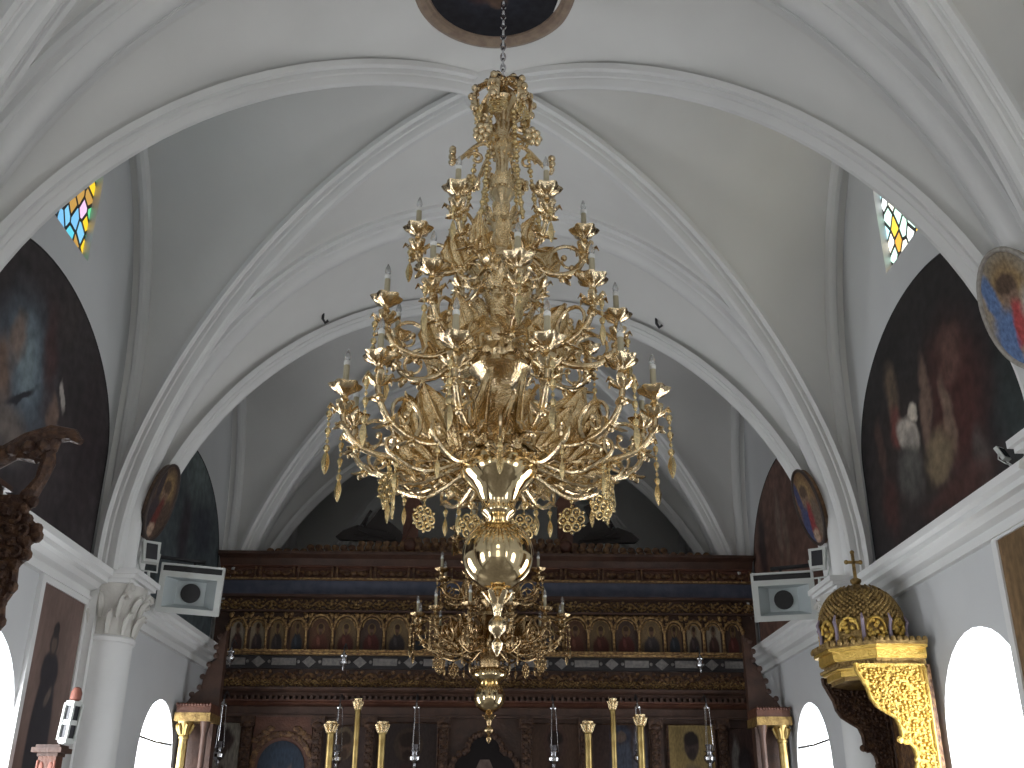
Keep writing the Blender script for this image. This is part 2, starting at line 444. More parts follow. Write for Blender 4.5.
# iron hooks on the vault of the iconostasis bay
for sx in (-1, 1):
    tn += 1
    x = sx * 1.86; s = abs(x) / 3.25; t = (10.25 - 9.7) / 1.85; t = min(1, t)
    z = 6.84
    m = M().tube([(x, 10.25, z + .12), (x, 10.25, z), (x + .03, 10.25, z - .05), (x + .06, 10.25, z - .02)], .016, 6)
    struct(m.build('trim_%d' % tn, iron))

# ------------------------------------------------------------------ wall paintings
def lunette(name, sg, yc, hw, z0, zs, rise, m, label, grp):
    poly = arch_poly(yc, hw, z0, zs, rise, 40)
    t = thing(name, label, 'painting', (sg * HW, yc, z0), group=grp)
    a = M().prism([(u - yc, v - z0) for u, v in poly], lambda u, v, w: (-sg * w, u, v), 0, .02)
    a.build('canvas', m, t, uvf=lambda co: (co.y + yc, co.z + z0))
    pts = [(-sg * .012, u - yc, v - z0) for u, v in poly]
    M().tube(pts, .013, 6, True).build('frame', black, t)
    return t
dk = (.020, .017, .018)
lunR = paint('painting_lament', dk, [
    (8.0, 4.4, .9, .7, 0, (0.037, 0.027, 0.025), .8), (7.0, 4.6, .55, .7, 0, (0.069, 0.025, 0.022), .6), (6.95, 4.95, .22, .25, 0, (0.125, 0.062, 0.050), .5),
    (7.5, 4.75, .12, .4, 12, (0.163, 0.106, 0.081), .5), (7.15, 4.55, .1, .35, -5, (0.188, 0.125, 0.094), .5), (8.10, 5.1, .16, .32, 0, (0.125, 0.088, 0.062), .6), (8.13, 4.78, .16, .2, 0, (.15, .05, .042), .5),
    (7.92, 4.66, .26, .13, 35, (.44, .39, .34), .4), (7.75, 4.78, .1, .1, 0, (0.525, 0.463, 0.388), .4), (7.95, 4.35, .28, .3, 0, (0.094, 0.088, 0.081), .5),
    (7.4, 4.27, .26, .22, 0, (0.200, 0.150, 0.094), .55), (8.5, 4.75, .1, .3, 0, (0.075, 0.044, 0.037), .5), (6.2, 4.2, .3, .5, 0, (0.035, 0.044, 0.044), .8),
    (8.45, 4.2, .2, .3, 0, (0.062, 0.025, 0.022), .6), (6.75, 4.05, .15, .25, 0, (0.088, 0.069, 0.062), .6), (7.2, 3.95, .7, .12, 0, (0.075, 0.035, 0.030), .7)], warp=.06, wscale=3.2, bscale=1.6)
lunL = paint('painting_rescue', (0.036, 0.029, 0.031), [
    (7.1, 4.75, .6, .65, 0, (0.111, 0.137, 0.169), .7), (7.15, 4.85, .22, .35, 20, (0.195, 0.247, 0.273), .7), (6.95, 4.95, .12, .2, 0, (0.208, 0.156, 0.130), .6), (6.8, 4.6, .2, .3, 0, (0.169, 0.111, 0.085), .6),
    (7.85, 4.85, .05, .16, 15, (0.390, 0.351, 0.325), .5), (7.75, 4.6, .1, .22, 20, (0.195, 0.130, 0.104), .6), (7.5, 5.1, .16, .5, 15, (0.072, 0.039, 0.039), .7), (8.5, 4.6, .35, .8, 0, (0.036, 0.026, 0.029), .8),
    (7.1, 4.3, .35, .2, -20, (0.156, 0.130, 0.117), .7), (7.7, 5.5, .2, .3, 0, (0.058, 0.046, 0.046), .8), (7.15, 4.6, .3, .04, 35, (0.026, 0.026, 0.033), .5)], warp=.07, wscale=3, bscale=1.5)
lunCL = paint('painting_sky', (0.068, 0.083, 0.090), [(11.9, 5.6, .6, .5, 0, (0.150, 0.188, 0.188), .8), (12.3, 5.0, .6, .4, 0, (0.045, 0.053, 0.068), .8), (11.6, 4.8, .25, .5, 0, (0.053, 0.045, 0.053), .7)], warp=.06, wscale=2.5)
lunCR = paint('painting_brown', (0.128, 0.072, 0.057), [(12.1, 5.6, .6, .4, 0, (0.188, 0.105, 0.083), .8), (11.9, 5.0, .12, .5, 0, (0.240, 0.173, 0.143), .6), (12.7, 4.9, .2, .6, 0, (0.045, 0.030, 0.030), .6), (11.65, 4.8, .12, .35, 0, (0.210, 0.150, 0.120), .6)], warp=.06, wscale=2.5)
lunette('lunette_painting', -1, 7.35, 1.63, 3.74, 4.7, 1.08, lunL, 'dark arched painting with a grey blue patch, above the carved wooden canopy', 'arched paintings above the cornice')
lunette('lunette_painting', 1, 7.35, 1.63, 3.74, 4.7, 1.08, lunR, 'dark arched painting with white cloth and red robes, above the gilded throne', 'arched paintings above the cornice')
lunette('lunette_painting', -1, 11.6, 1.6, 3.74, 4.7, 1.08, lunCL, 'grey green arched painting partly hidden behind the pier over the white loudspeaker', 'arched paintings above the cornice')
lunette('lunette_painting', 1, 11.6, 1.6, 3.74, 4.7, 1.08, lunCR, 'reddish brown arched painting beside the iconostasis behind the oval icon', 'arched paintings above the cornice')

# oval icons on the piers
def oval_icon(sg, y, z, m, label, grp, x=3.12, tilt=14, yaw=5, fr=None):
    t = thing('oval_icon', label, 'icon', (sg * x, y, z), (0, -sg * math.radians(tilt), sg * math.radians(yaw)), grp)
    fr = fr or darkframe; n = 40; a, b = .25, .37
    pl = [(a * C_(2 * PI * i / n), b * S_(2 * PI * i / n)) for i in range(n)]
    M().prism(pl, lambda u, v, w: (-sg * w, u, v), -.03, .02).build('panel', m, t, uvf=lambda co: (-sg * co.y / a * .5 + .5, co.z / b * .5 + .5))
    M().tube([(-sg * .02, u, v) for u, v in pl], .016, 8, True).build('frame', fr, t)
    return t
darkframe = mat('dark_frame', (.05, .032, .026), .5)
greyframe = mat('grey_frame', (.30, .27, .24), .5, col2=(.42, .39, .35), nscale=30)
def evangelist(name, cols):
    r, bl, wh, bg = cols
    return paint(name, bg, [(.5, .62, .36, .3, 0, (.30, .20, .10), .4), (.5, .62, .16, .17, 0, (.24, .16, .115), .4), (.5, .72, .17, .1, 0, (.10, .065, .045), .4), (.3, .25, .28, .34, 10, bl, .35), (.5, .28, .16, .3, -10, r, .3),
                            (.22, .68, .12, .22, 0, bl, .4), (.74, .3, .2, .32, 0, wh, .4), (.45, .12, .14, .1, 0, (.42, .30, .22), .4)], warp=.03, wscale=7)
ic1 = evangelist('icon_near', ((.42, .07, .07), (.12, .19, .36), (.48, .45, .40), (.24, .20, .15)))
ic2 = evangelist('icon_far_right', ((.26, .05, .05), (.06, .07, .15), (.16, .12, .09), (.13, .075, .04)))
ic3 = evangelist('icon_far_left', ((.14, .035, .03), (.05, .04, .045), (.09, .06, .045), (.085, .055, .04)))
oval_icon(1, 5.3, 4.45, ic1, 'bright oval icon with blue and red robes at the frame edge, above the dark painting', 'oval icons on the arch springings', 3.12, yaw=12, fr=greyframe)
oval_icon(-1, 5.3, 4.45, ic3, 'dark oval icon on the near arch springing opposite the bright blue and red one', 'oval icons on the arch springings', 3.13)
oval_icon(1, 9.56, 4.52, ic2, 'dark oval icon with a red robe on the pier above the gilded throne', 'oval icons on the arch springings', 3.13)
oval_icon(-1, 9.56, 4.50, ic3, 'dark brown oval icon on the pier above the white loudspeaker', 'oval icons on the arch springings', 3.13)

# round painting in the crown of the vault
t = thing('ceiling_medallion', 'round dark painting in a brown frame at the top of the vault', 'painting', (.02, 6.11, 7.60))
n = 64
M().lathe([(.66, .10), (.665, .03), (.64, 0), (.60, -.02), (.56, -.01), (.545, .01), (.53, .01), (.52, .04), (.52, .10)], 64).build('frame', brownpaint, t)
M().lathe([(.56, .025), (.56, .09)], 64).build('panel', paint('painting_medallion', (.016, .016, .02), [(.5, .5, .3, .3, 0, (.03, .032, .045), .6), (.42, .45, .14, .2, 0, (.075, .035, .028), .5), (.5, .62, .09, .1, 0, (.11, .07, .05), .4)]), t, uvf=lambda co: (co.x / 1.15 + .5, co.y / 1.15 + .5))

# full-length painted panels between the windows
def panel_pic(sg, y0, y1, z0, z1, m, label):
    t = thing('wall_painting', label, 'painting', (sg * HW, (y0 + y1) / 2, z0), group='tall painted panels between the windows')
    h = (y1 - y0) / 2
    M().prism([(-h, 0), (h, 0), (h, z1 - z0), (-h, z1 - z0)], lambda u, v, w: (-sg * w, u, v), 0, .02).build('canvas', m, t, uvf=lambda co: (-sg * co.y / (2 * h) + .5, co.z / (z1 - z0)))
    f = M()
    for a in ((-h - .07, -h, -.07, z1 - z0 + .07), (h, h + .07, -.07, z1 - z0 + .07), (-h, h, -.07, 0), (-h, h, z1 - z0, z1 - z0 + .07)):
        x0, x1 = sorted((0, -sg * .035)); f.box(x0, x1, a[0], a[1], a[2], a[3])
    f.build('frame', plaster_rib, t)
saint = paint('panel_monk', (.155, .105, .090), [(.45, .10, .27, .42, 0, (.034, .030, .038), .15), (.45, .42, .24, .32, 0, (.034, .030, .038), .15), (.45, .69, .20, .085, 0, (.034, .029, .036), .2), (.45, .80, .10, .055, 0, (.05, .038, .036), .25), (.45, .795, .065, .035, 0, (.13, .095, .08), .35), (.45, .85, .07, .035, 0, (.035, .028, .03), .3), (.5, .60, .08, .03, 20, (.15, .115, .10), .5)], warp=.006, wscale=6, grain=.12)
ochre = paint('panel_ochre', (.16, .10, .05), [(.4, .4, .25, .45, 0, (.07, .045, .03), .4), (.4, .85, .1, .08, 0, (.2, .14, .09), .4)], warp=.012, wscale=6)
panel_pic(-1, 8.16, 9.05, 1.35, 3.41, saint, 'tall brown painting of a dark robed standing figure beside the white column')
panel_pic(1, 5.88, 6.76, 1.35, 3.44, ochre, 'tall ochre brown painting at the frame edge past the bright arched window')

# ------------------------------------------------------------------ chandeliers
def rosette_mesh(r, m, name='pendant'):
    k = M()
    for i in range(7):
        q = PI / 3 * i
        c = (0, 0, 0) if i == 6 else (r * .62 * C_(q), 0, r * .62 * S_(q))
        k.torus(c, r * .29, r * .085, 12, 5, 'y'); k.ball(c, r * .13, 6, 4)
    for i in range(6):
        q = PI / 3 * (i + .5); k.ball((r * .95 * C_(q), 0, r * .95 * S_(q)), r * .12, 6, 4)
    k.tube([(0, 0, r * .9), (0, 0, r * 1.9)], r * .05, 5)
    k.ball((0, 0, r * 1.35), r * .14, 6, 4); k.ball((0, 0, r * 1.75), r * .12, 6, 4)
    return k.mesh(name, m)
def leaf_mesh(L, W, m, name='leaf', curl=.25, rows=9, cols=11):
    """palmette: fluted plate with a scalloped edge, standing in the x-z plane, root at the origin, tip along +x+z"""
    front, back = [], []
    for i in range(rows + 1):
        t = i / rows
        w = W * (math.sin(PI * min(1, t * .92 + .06)) ** .7) * (1 - .25 * t)
        fr, bk = [], []
        for j in range(cols + 1):
            e = 2 * j / cols - 1
            z = L * (t - .12 * abs(e) * t)
            sc = 1 + .10 * math.sin(t * 22)
            x = w * e * sc
            y = curl * L * (t * t) * .5 + .012 * math.cos(e * PI * 3.5) * (L / .35) + .05 * L * (1 - abs(e)) - .02
            fr.append((x, y, z)); bk.append((x, y - .005, z))
        front.append(fr); back.append(bk)
    k = M(); k.sheet(front); k.sheet([list(reversed(r)) for r in back])
    k.tube([(0, curl * L * (t * t) * .5 + .05 * L - .01, L * t) for t in (0, .2, .4, .6, .8, .98)], [.012, .011, .010, .008, .006, .003], 6)
    return k.mesh(name, m, 60)
def arm_mesh(R, zh, zmin, zend, m, S=1., name='arm', r0=.09):
    """an S-scroll branch in the x-z plane: out of the hub, dipping, rising to the cup; with a counter-scroll, buds and leaves"""
    k = M()
    def bez(P, n=18):
        o = []
        for i in range(n + 1):
            t = i / n; u = 1 - t
            o.append(tuple(u ** 3 * P[0][c] + 3 * u * u * t * P[1][c] + 3 * u * t * t * P[2][c] + t ** 3 * P[3][c] for c in range(3)))
        return o
    A = bez([(r0, 0, zh), (R * .35, 0, zh + .10 * S), (R * .40, 0, zmin), (R * .68, 0, zmin)], 12)
    B = bez([(R * .68, 0, zmin), (R * .90, 0, zmin), (R * 1.02, 0, zmin + (zend - zmin) * .35), (R, 0, zend)], 14)
    pts = A + B[1:]
    k.tube(pts, [(.026 - .008 * i / len(pts)) * S for i in range(len(pts))], 8)
    # counter scroll under the branch end
    c0 = (R * .80, 0, zmin + .12 * S)
    sp = []
    for i in range(20):
        q = -1.2 + i * .42; rr = (.15 - .0062 * i) * S
        sp.append((c0[0] - rr * C_(q) * 1.0, .0, c0[2] + rr * S_(q)))
    k.tube(sp, [.016 * S * (1 - .025 * i) for i in range(20)], 6)
    k.ball(sp[-1], .024 * S, 8, 5)
    c1 = (R * .36, 0, zh + .02 * S)
    sp = [(c1[0] + (.12 - .005 * i) * S * C_(2.2 - i * .45), .0, c1[2] - .10 * S + (.12 - .005 * i) * S * S_(2.2 - i * .45)) for i in range(18)]
    k.tube(sp, [.014 * S * (1 - .025 * i) for i in range(18)], 6)
    # curled acanthus sprigs and buds along the branch
    for f, side, L in ((.18, 1, .13), (.3, -1, .12), (.42, 1, .14), (.52, -1, .11), (.62, 1, .13), (.72, -1, .12), (.82, 1, .10), (.9, -1, .10)):
        i = int(f * (len(pts) - 1)); p = pts[i]
        for dy in (-1, 1):
            e = [(p[0] + L * S * t * .55, dy * L * S * (.25 * t + .35 * t * t), p[2] + side * L * S * (t - .5 * t * t) * .8) for t in (0, .35, .7, 1.)]
            k.tube(e, [.012 * S, .026 * S, .022 * S, .007 * S], 6, flat=.45)
        k.ball((p[0], 0, p[2] + side * .035 * S), .024 * S, 7, 5)
    # leaf collar under the cup
    for j in range(6):
        q = 2 * PI * j / 6
        e = [(R + C_(q) * o * S, S_(q) * o * S, zend - .02 * S + h * S) for o, h in ((.012, -.06), (.05, -.03), (.085, .0), (.10, -.03))]
        k.tube(e, [.012 * S, .026 * S, .02 * S, .006 * S], 6, flat=.5)
    k.ball((R, 0, zend - .03 * S), .036 * S, 8, 5)
    return k.mesh(name, m, 50)
def cup_mesh(m, S):
    k = M()
    k.lathe([(.014, -.07), (.03, -.055), (.018, -.03), (.03, -.012), (.055, .0), (.085, .02), (.098, .045), (.088, .04), (.05, .018), (.026, .03), (.03, .06), (.022, .062)], 30, lobes=6, amp=.13)
    k.v = [(x * S, y * S, z * S) for x, y, z in k.v]
    return k.mesh('cup', m, 40)
def candle_mesh(S):
    return M().lathe([(.019 * S, 0), (.0195 * S, .1 * S), (.0185 * S, .15 * S), (.012 * S, .152 * S)], 12).mesh('candle', ivory)
def base_mesh(S): return M().lathe([(.016 * S, 0), (.022 * S, .008 * S), (.021 * S, .03 * S), (.014 * S, .036 * S)], 12).mesh('bulb_base', porcelain)
def bulb_mesh(S):
    return M().lathe([(.011 * S, 0), (.02 * S, .018 * S), (.021 * S, .03 * S), (.015 * S, .055 * S), (.007 * S, .075 * S), (.002 * S, .085 * S)], 12).mesh('bulb', glass)
def string_mesh(L, S, m, drop=True, name='bead_string'):
    k = M(); n = int(L / (.034 * S)); z = 0
    k.tube([(0, 0, 0), (0, 0, -L)], .003 * S, 4)
    for i in range(n):
        r = (.012 + .009 * (i % 3 == 1)) * S
        k.ball((0, 0, -i * L / n - r), r, 6, 4, (1, 1, 1.2))
    if drop:
        k.lathe([(.004 * S, 0), (.014 * S, -.03 * S), (.021 * S, -.07 * S), (.016 * S, -.11 * S), (.004 * S, -.15 * S)], 8, (0, 0, -L), lobes=4, amp=.25)
    return k.mesh(name, m, 40)

def chandelier(name, label, loc, S, tiers, prof_shaft, bowl, ball, finial, crown, zc, brs, leafm, polm, lacym, extras):
    ox, oy = loc
    z0 = finial[-1][1]
    root = thing(name, label, 'chandelier', (ox, oy, z0), group='chandeliers hanging down the middle of the nave')
    def P(o): return o
    sh = lambda pr: [(r, z - z0) for r, z in pr]
    M().lathe(sh(prof_shaft), 36).build('shaft', brs, root, 55)
    M().lathe(sh(bowl), 48).build('bowl', polm, root, 60)
    b = ball; k = M().ball((0, 0, b[0] - z0), b[1], 48, 28)
    k.build('ball', polm, root, 80)
    f = M().lathe(sh(finial), 16)
    for j in range(6):
        q = PI / 3 * j; zz = finial[1][1] - z0
        f.tube([(C_(q) * o * S, S_(q) * o * S, zz + h * S) for o, h in ((.02, -.08), (.05, -.05), (.085, .0), (.10, .0))], [.01 * S, .022 * S, .018 * S, .006 * S], 6, flat=.5)
    f.build('finial', brs, root, 40)
    # chain
    c = M(); n = int((crown['chain_top'] - crown['top']) / (.052 * S)) + 1; st = (crown['chain_top'] - crown['top']) / n
    for i in range(n):
        zz = crown['top'] - z0 + st * (i + .5); a = i % 2
        lk = [((.017 * S * C_(q)) * (1 - a), (.017 * S * C_(q)) * a, zz + st * .68 * S_(q)) for q in [2 * PI * j / 12 for j in range(12)]]
        c.tube(lk, .0085 * S, 5, True)
    c.build('chain', iron if extras.get('iron') else silver, root)
    # crown: bellied straps round a small vase
    zt, zb, rb = crown['top'] - z0, crown['bot'] - z0, crown['r']
    m0 = M()
    pr = [(.03 * S, 0), (.10 * S, -.03 * S), (rb * .95, -.10 * S), (rb * 1.08, -.18 * S), (rb, -.27 * S), (rb * .72, -.35 * S)]
    pts = [(r, 0, zt + h * (zt - zb) / (.35 * S)) for r, h in pr]
    m0.tube(pts, [.022 * S, .035 * S, .045 * S, .048 * S, .04 * S, .025 * S], 8, flat=.45)
    for (r, _, z) in pts[1:]:
        m0.ball((r + .018 * S, 0, z), .03 * S, 7, 5); m0.ball((r, .03 * S, z - .03 * S), .02 * S, 7, 5); m0.ball((r, -.03 * S, z - .03 * S), .02 * S, 7, 5)
    m0.tube([(pts[-1][0] + .05 * S * C_(q) , 0, pts[-1][2] - .02 * S + .05 * S * S_(q)) for q in [i * .5 for i in range(11)]], .015 * S, 6)
    sm = m0.mesh('strap', brs, 50)
    for j in range(crown['n']):
        inst(sm, 'strap', root, None, (0, 0, 2 * PI * j / crown['n'] + .2))
    M().lathe([(.03 * S, zt + .03 * S), (.05 * S, zt - .01 * S), (.03 * S, zt - .05 * S), (.09 * S, zt - .12 * S), (.12 * S, zt - .2 * S), (.06 * S, zt - .3 * S), (.035 * S, zb - .1 * S)], 20).build('crown_vase', brs, root)
    if 'ros' in crown:
        rm = rosette_mesh(.075 * S, lacym)
        for j in range(6):
            q = 2 * PI * j / 6 + .35
            inst(rm, 'rosette', root, (rb * .95 * C_(q), rb * .95 * S_(q), zb + .0 * S), (0, 0, q + PI / 2))
    cm, km, bm_, ubm = cup_mesh(brs, S), candle_mesh(S), base_mesh(S), bulb_mesh(S)
    for ti, T in enumerate(tiers):
        R, zcup, zh, zmin, N, off = T['R'], T['cup'] - z0, T['hub'] - z0, T['min'] - z0, T['N'], T['off']
        am = arm_mesh(R, zh, zmin, zcup - .07 * S, brs, S)
        lm = leaf_mesh(T['leaf'], T['leaf'] * .48, leafm)
        smesh = string_mesh(T['str'], S, lacym) if T.get('str') else None
        rm = rosette_mesh(T['ros'], lacym) if T.get('ros') else None
        for j in range(N):
            phi = off + 2 * PI * j / N              # measured from the camera side towards the east
            ang = phi - PI / 2
            a = inst(am, 'arm', root, None, (0, 0, ang))
            cu = inst(cm, 'cup', a, (R, 0, zcup))
            inst(km, 'candle', a, (R, 0, zcup + .03 * S))
            inst(bm_, 'bulb_base', a, (R, 0, zcup + .178 * S))
            inst(ubm, 'bulb', a, (R, 0, zcup + .21 * S), (random.uniform(-.08, .08), random.uniform(-.08, .08), 0))
            inst(lm, 'leaf', a, (R * .42, .01, zmin + .02 * S), (random.uniform(-.15, .15), math.radians(T.get('tilt', 28)), random.uniform(-.35, .35)))
            if smesh: inst(smesh, 'bead_string', a, (R * 1.085, 0, zcup - .10 * S))
            if rm and abs((math.degrees(phi) + 180) % 360 - 180) > 60: inst(rm, 'rosette', a, (R * .70, 0, zmin - T['ros'] * 2.0), (0, 0, PI / 2 + random.uniform(-.7, .7)))
        # collar of upright and drooping leaves round the hub
        k = M()
        nl = T.get('collar', N * 2)
        for j in range(nl):
            q = 2 * PI * j / nl + .1
            up = 1 if j % 2 else -.6
            rr = (.30 if j % 2 else .26) * R / .8 * .8
            e = [(C_(q) * o, S_(q) * o, zh + h * S) for o, h in ((.06 * S, 0), (rr * .5, .05 * up), (rr * .85, .17 * up), (rr * 1.02, .24 * up), (rr * 1.12, .20 * up))]
            k.tube(e, [.02 * S, .05 * S, .055 * S, .035 * S, .012 * S], 7, flat=.3)
        k.build('leaf_collar', leafm, root, 50)
        if T.get('branch'):
            # small lower scrolls between the arms
            k = M(); r1 = R * .72
            pp = [(r1 * t, 0, zmin - .0 + S * (.06 * math.sin(t * 6.2) - .05)) for t in [.1 + .09 * i for i in range(11)]]
            k.tube(pp, [.015 * S] * 11, 6)
            k.tube([(r1 + (.075 - .005 * i) * S * C_(-1.5 + i * .5) - .0, 0, zmin + .02 * S + (.075 - .005 * i) * S * S_(-1.5 + i * .5)) for i in range(12)], .013 * S, 6)
            for i in (2, 4, 6, 8):
                for dy in (-1, 1):
                    p = pp[i]; k.tube([(p[0], 0, p[2]), (p[0] + .03 * S, dy * .05 * S, p[2] + .04 * S), (p[0] + .07 * S, dy * .07 * S, p[2] + .02 * S)], [.01 * S, .024 * S, .006 * S], 6, flat=.5)
            bmsh = k.mesh('scroll_branch', brs, 50)
            st2 = string_mesh(.10, S * .8, lacym)
            l2 = leaf_mesh(T['leaf'] * .72, T['leaf'] * .36, leafm)
            for j in range(N):
                ang = off + 2 * PI * (j + .5) / N - PI / 2
                a = inst(bmsh, 'scroll_branch', root, None, (0, 0, ang))
                inst(st2, 'bead_string', a, (r1 * .99, 0, zmin - .06 * S))
                inst(l2, 'leaf', a, (r1 * .66, 0, zmin - .02), (random.uniform(-.2, .2), math.radians(40), random.uniform(-.5, .5)))
    # rings of small leaves dressing the shaft, and flowers on little scrolls below the crown
    for zz, rr in extras.get('rings', ()):
        k = M()
        for j in range(10):
            q = 2 * PI * j / 10 + zz * 7
            k.tube([(C_(q) * o, S_(q) * o, zz - z0 + h) for o, h in ((rr * .45, -.07 * S), (rr * .8, -.02 * S), (rr * 1.15, .05 * S), (rr * 1.35, .06 * S), (rr * 1.45, .02 * S))], [.01 * S, .03 * S, .03 * S, .02 * S, .007 * S], 6, flat=.4)
            k.ball((C_(q + .3) * rr, S_(q + .3) * rr, zz - z0 - .04 * S), .016 * S, 6, 4)
        k.build('leaf_ring', leafm, root, 50)
    if 'flower' in extras:
        zz, rr = extras['flower']; k = M()
        k.tube([(rr * t, 0, .10 * math.sin(t * 4.2) * S - .02) for t in [i / 10 for i in range(11)]], [.016 * S] * 11, 6)
        k.tube([(rr * .55 + (.06 - .004 * i) * S * C_(i * .6), 0, -.06 * S + (.06 - .004 * i) * S * S_(i * .6)) for i in range(11)], .012 * S, 6)
        tip = (rr, 0, .10 * math.sin(4.2) * S - .02)
        k.ball((tip[0] + .02, 0, tip[2] + .05), .028 * S, 8, 6)
        for i in range(7):
            q = 2 * PI * i / 7; k.ball((tip[0] + .02, .05 * S * C_(q), tip[2] + .05 + .05 * S * S_(q)), .026 * S, 7, 5)
        fm = k.mesh('flower_scroll', brs, 50)
        for j in range(6): inst(fm, 'flower_scroll', root, (0, 0, zz - z0), (0, 0, 2 * PI * j / 6 + .12))
    # strings of beads from the crown to the top tier
    T = tiers[-1]
    for j in range(T['N']):
        q = T['off'] + 2 * PI * j / T['N'] - PI / 2
        a0 = Vector((C_(q) * rb * .8, S_(q) * rb * .8, zb - .03 * S)); a1 = Vector((C_(q) * T['R'] * .5, S_(q) * T['R'] * .5, T['hub'] - z0 + .16 * S))
        k = M()
        for i in range(int((a1 - a0).length / (.036 * S))):
            t = i / int((a1 - a0).length / (.036 * S)); p = a0.lerp(a1, t); p.z -= .10 * S * math.sin(PI * t)
            k.ball(tuple(p), (.015 + .008 * (i % 3 == 0)) * S, 6, 4)
        k.build('bead_swag', lacym, root)
    return root

D = math.radians
SH = [(.03, 6.42), (.07, 6.36), (.05, 6.30), (.045, 6.2), (.08, 6.12), (.045, 6.05), (.045, 5.9), (.075, 5.82), (.09, 5.76), (.05, 5.70), (.05, 5.62), (.10, 5.52), (.06, 5.42), (.085, 5.33), (.13, 5.24), (.14, 5.20), (.07, 5.14),
      (.055, 5.0), (.085, 4.92), (.055, 4.82), (.11, 4.72), (.15, 4.62), (.15, 4.58), (.08, 4.52), (.07, 4.46), (.19, 4.43), (.205, 4.39), (.13, 4.32), (.07, 4.24), (.06, 4.12), (.10, 4.02), (.14, 3.95), (.14, 3.85), (.12, 3.78)]
BW = [(.12, 3.83), (.20, 3.81), (.245, 3.76), (.25, 3.69), (.235, 3.655), (.19, 3.605), (.145, 3.56), (.115, 3.50), (.10, 3.46), (.112, 3.44), (.105, 3.42), (.075, 3.395), (.06, 3.37), (.055, 3.34)]
FN = [(.03, 2.97), (.055, 2.93), (.03, 2.90), (.036, 2.85), (.02, 2.79), (.03, 2.78), (.052, 2.755), (.056, 2.73), (.05, 2.705), (.02, 2.675), (.012, 2.66), (.035, 2.63), (.03, 2.60), (.004, 2.555)]
tiersA = [dict(R=1.0, cup=4.12, hub=3.92, min=3.72, N=12, off=D(15), leaf=.46, str=.30, ros=.095, branch=1, collar=20),
          dict(R=.78, cup=4.76, hub=4.60, min=4.42, N=9, off=D(7), leaf=.38, str=.20, branch=0, collar=18),
          dict(R=.58, cup=5.44, hub=5.24, min=5.12, N=6, off=D(30), leaf=.30, str=.14, branch=0, collar=12)]
chandelier('chandelier', 'large three tier brass chandelier with candle bulbs, nearest to the viewer', (.085, 6.18), 1., tiersA, SH, BW, (3.16, .22), FN,
           dict(top=6.78, bot=6.42, r=.20, n=6, chain_top=7.60, ros=1), 0, brass, brass_leaf, brass_pol, lacy, {'rings': ((6.14, .07), (5.84, .08), (5.56, .10), (5.02, .09), (4.86, .11), (4.14, .12)), 'flower': (6.12, .34)})
k2 = .82
SH2 = [(r * k2, 3.1 + (z - 3.79) * .95) for r, z in SH if z > 3.7]
SH2 = [(.03, 6.30)] + [(r, z) for r, z in SH2 if z < 5.9]
SH2 = [(r, z + .14) for r, z in SH2]
BW2 = [(r * .8, 3.26 + (z - 3.83) * .62) for r, z in BW]
FN2 = [(r * .9, 2.80 + (z - 2.97) * .78) for r, z in FN]
tiersB = [dict(R=.82, cup=3.77, hub=3.58, min=3.46, N=12, off=D(15), leaf=.34, str=.24, ros=.085, branch=1, collar=16),
          dict(R=.58, cup=4.27, hub=4.10, min=3.98, N=8, off=D(20), leaf=.22, str=.14, branch=0, collar=12),
          dict(R=.40, cup=4.80, hub=4.62, min=4.52, N=6, off=D(30), leaf=.18, str=.1, branch=0, collar=10)]
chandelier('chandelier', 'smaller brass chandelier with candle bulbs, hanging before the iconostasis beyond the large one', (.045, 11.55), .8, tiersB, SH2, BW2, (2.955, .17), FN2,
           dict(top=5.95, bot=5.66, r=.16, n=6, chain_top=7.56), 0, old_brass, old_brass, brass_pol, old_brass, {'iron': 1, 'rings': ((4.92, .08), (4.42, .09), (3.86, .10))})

# ------------------------------------------------------------------ iconostasis
ico = thing('iconostasis', 'dark carved wooden screen of icons across the far end of the nave', 'iconostasis', (0, 13.2, 0))
def ip(m, name, mt, par=None, **kw): return m.build(name, mt, par or ico, **kw)
IW = 3.44
# all coordinates below are local: y = 0 is the screen's front face, the depth runs to +.2
m = M().box(-IW, IW, .06, .2, 0, 4.9); ip(m, 'backboard', wood)
def course(z0, z1, out, mt, name, ov=0, prof=None):
    prof = prof or [(0, 0), (.35, .0), (.6, .5), (1, .75), (1, 1), (0, 1)]
    rows = [[(x, .06 - out * u, z0 + (z1 - z0) * v) for u, v in prof] for x in (-IW - ov, IW + ov)]
    return ip(M().sheet(rows), name, mt, fix=False, angle=20)
course(4.77, 4.91, .26, wood, 'cornice')
# red frieze with coffers
course(4.575, 4.77, .08, wood_red, 'upper_frieze', prof=[(0, 0), (1, 0), (1, .08), (.5, .12), (.5, .85), (1, .9), (1, 1), (0, 1)])
m = M()
n = 14
for i in range(n):
    xc = -IW + (i + .5) * 2 * IW / n
    for s in (-1, 1): m.box(xc + s * .215 - .012, xc + s * .215 + .012, -.035, .02, 4.60, 4.745)
    m.ball((xc, .0, 4.67), .038, 8, 5, (1.2, .6, 1)); 
    for s in (-1, 1): m.ball((xc + s * .10, .005, 4.67), .05, 8, 5, (1.3, .45, .8)); m.ball((xc + s * .165, .005, 4.67 + .02), .028, 6, 4, (1, .6, 1))
ip(m, 'frieze_carving', carve)
course(4.575, 4.60, .13, carve_gilt, 'fillet', prof=[(0, 0), (1, .1), (1, .9), (0, 1)])
course(4.385, 4.575, .06, blueband, 'blue_frieze', prof=[(0, 0), (1, 0), (.8, .5), (1, 1), (0, 1)])
course(4.355, 4.392, .12, wood, 'bead_moulding', prof=[(0, 0), (1, .1), (1, .9), (0, 1)])
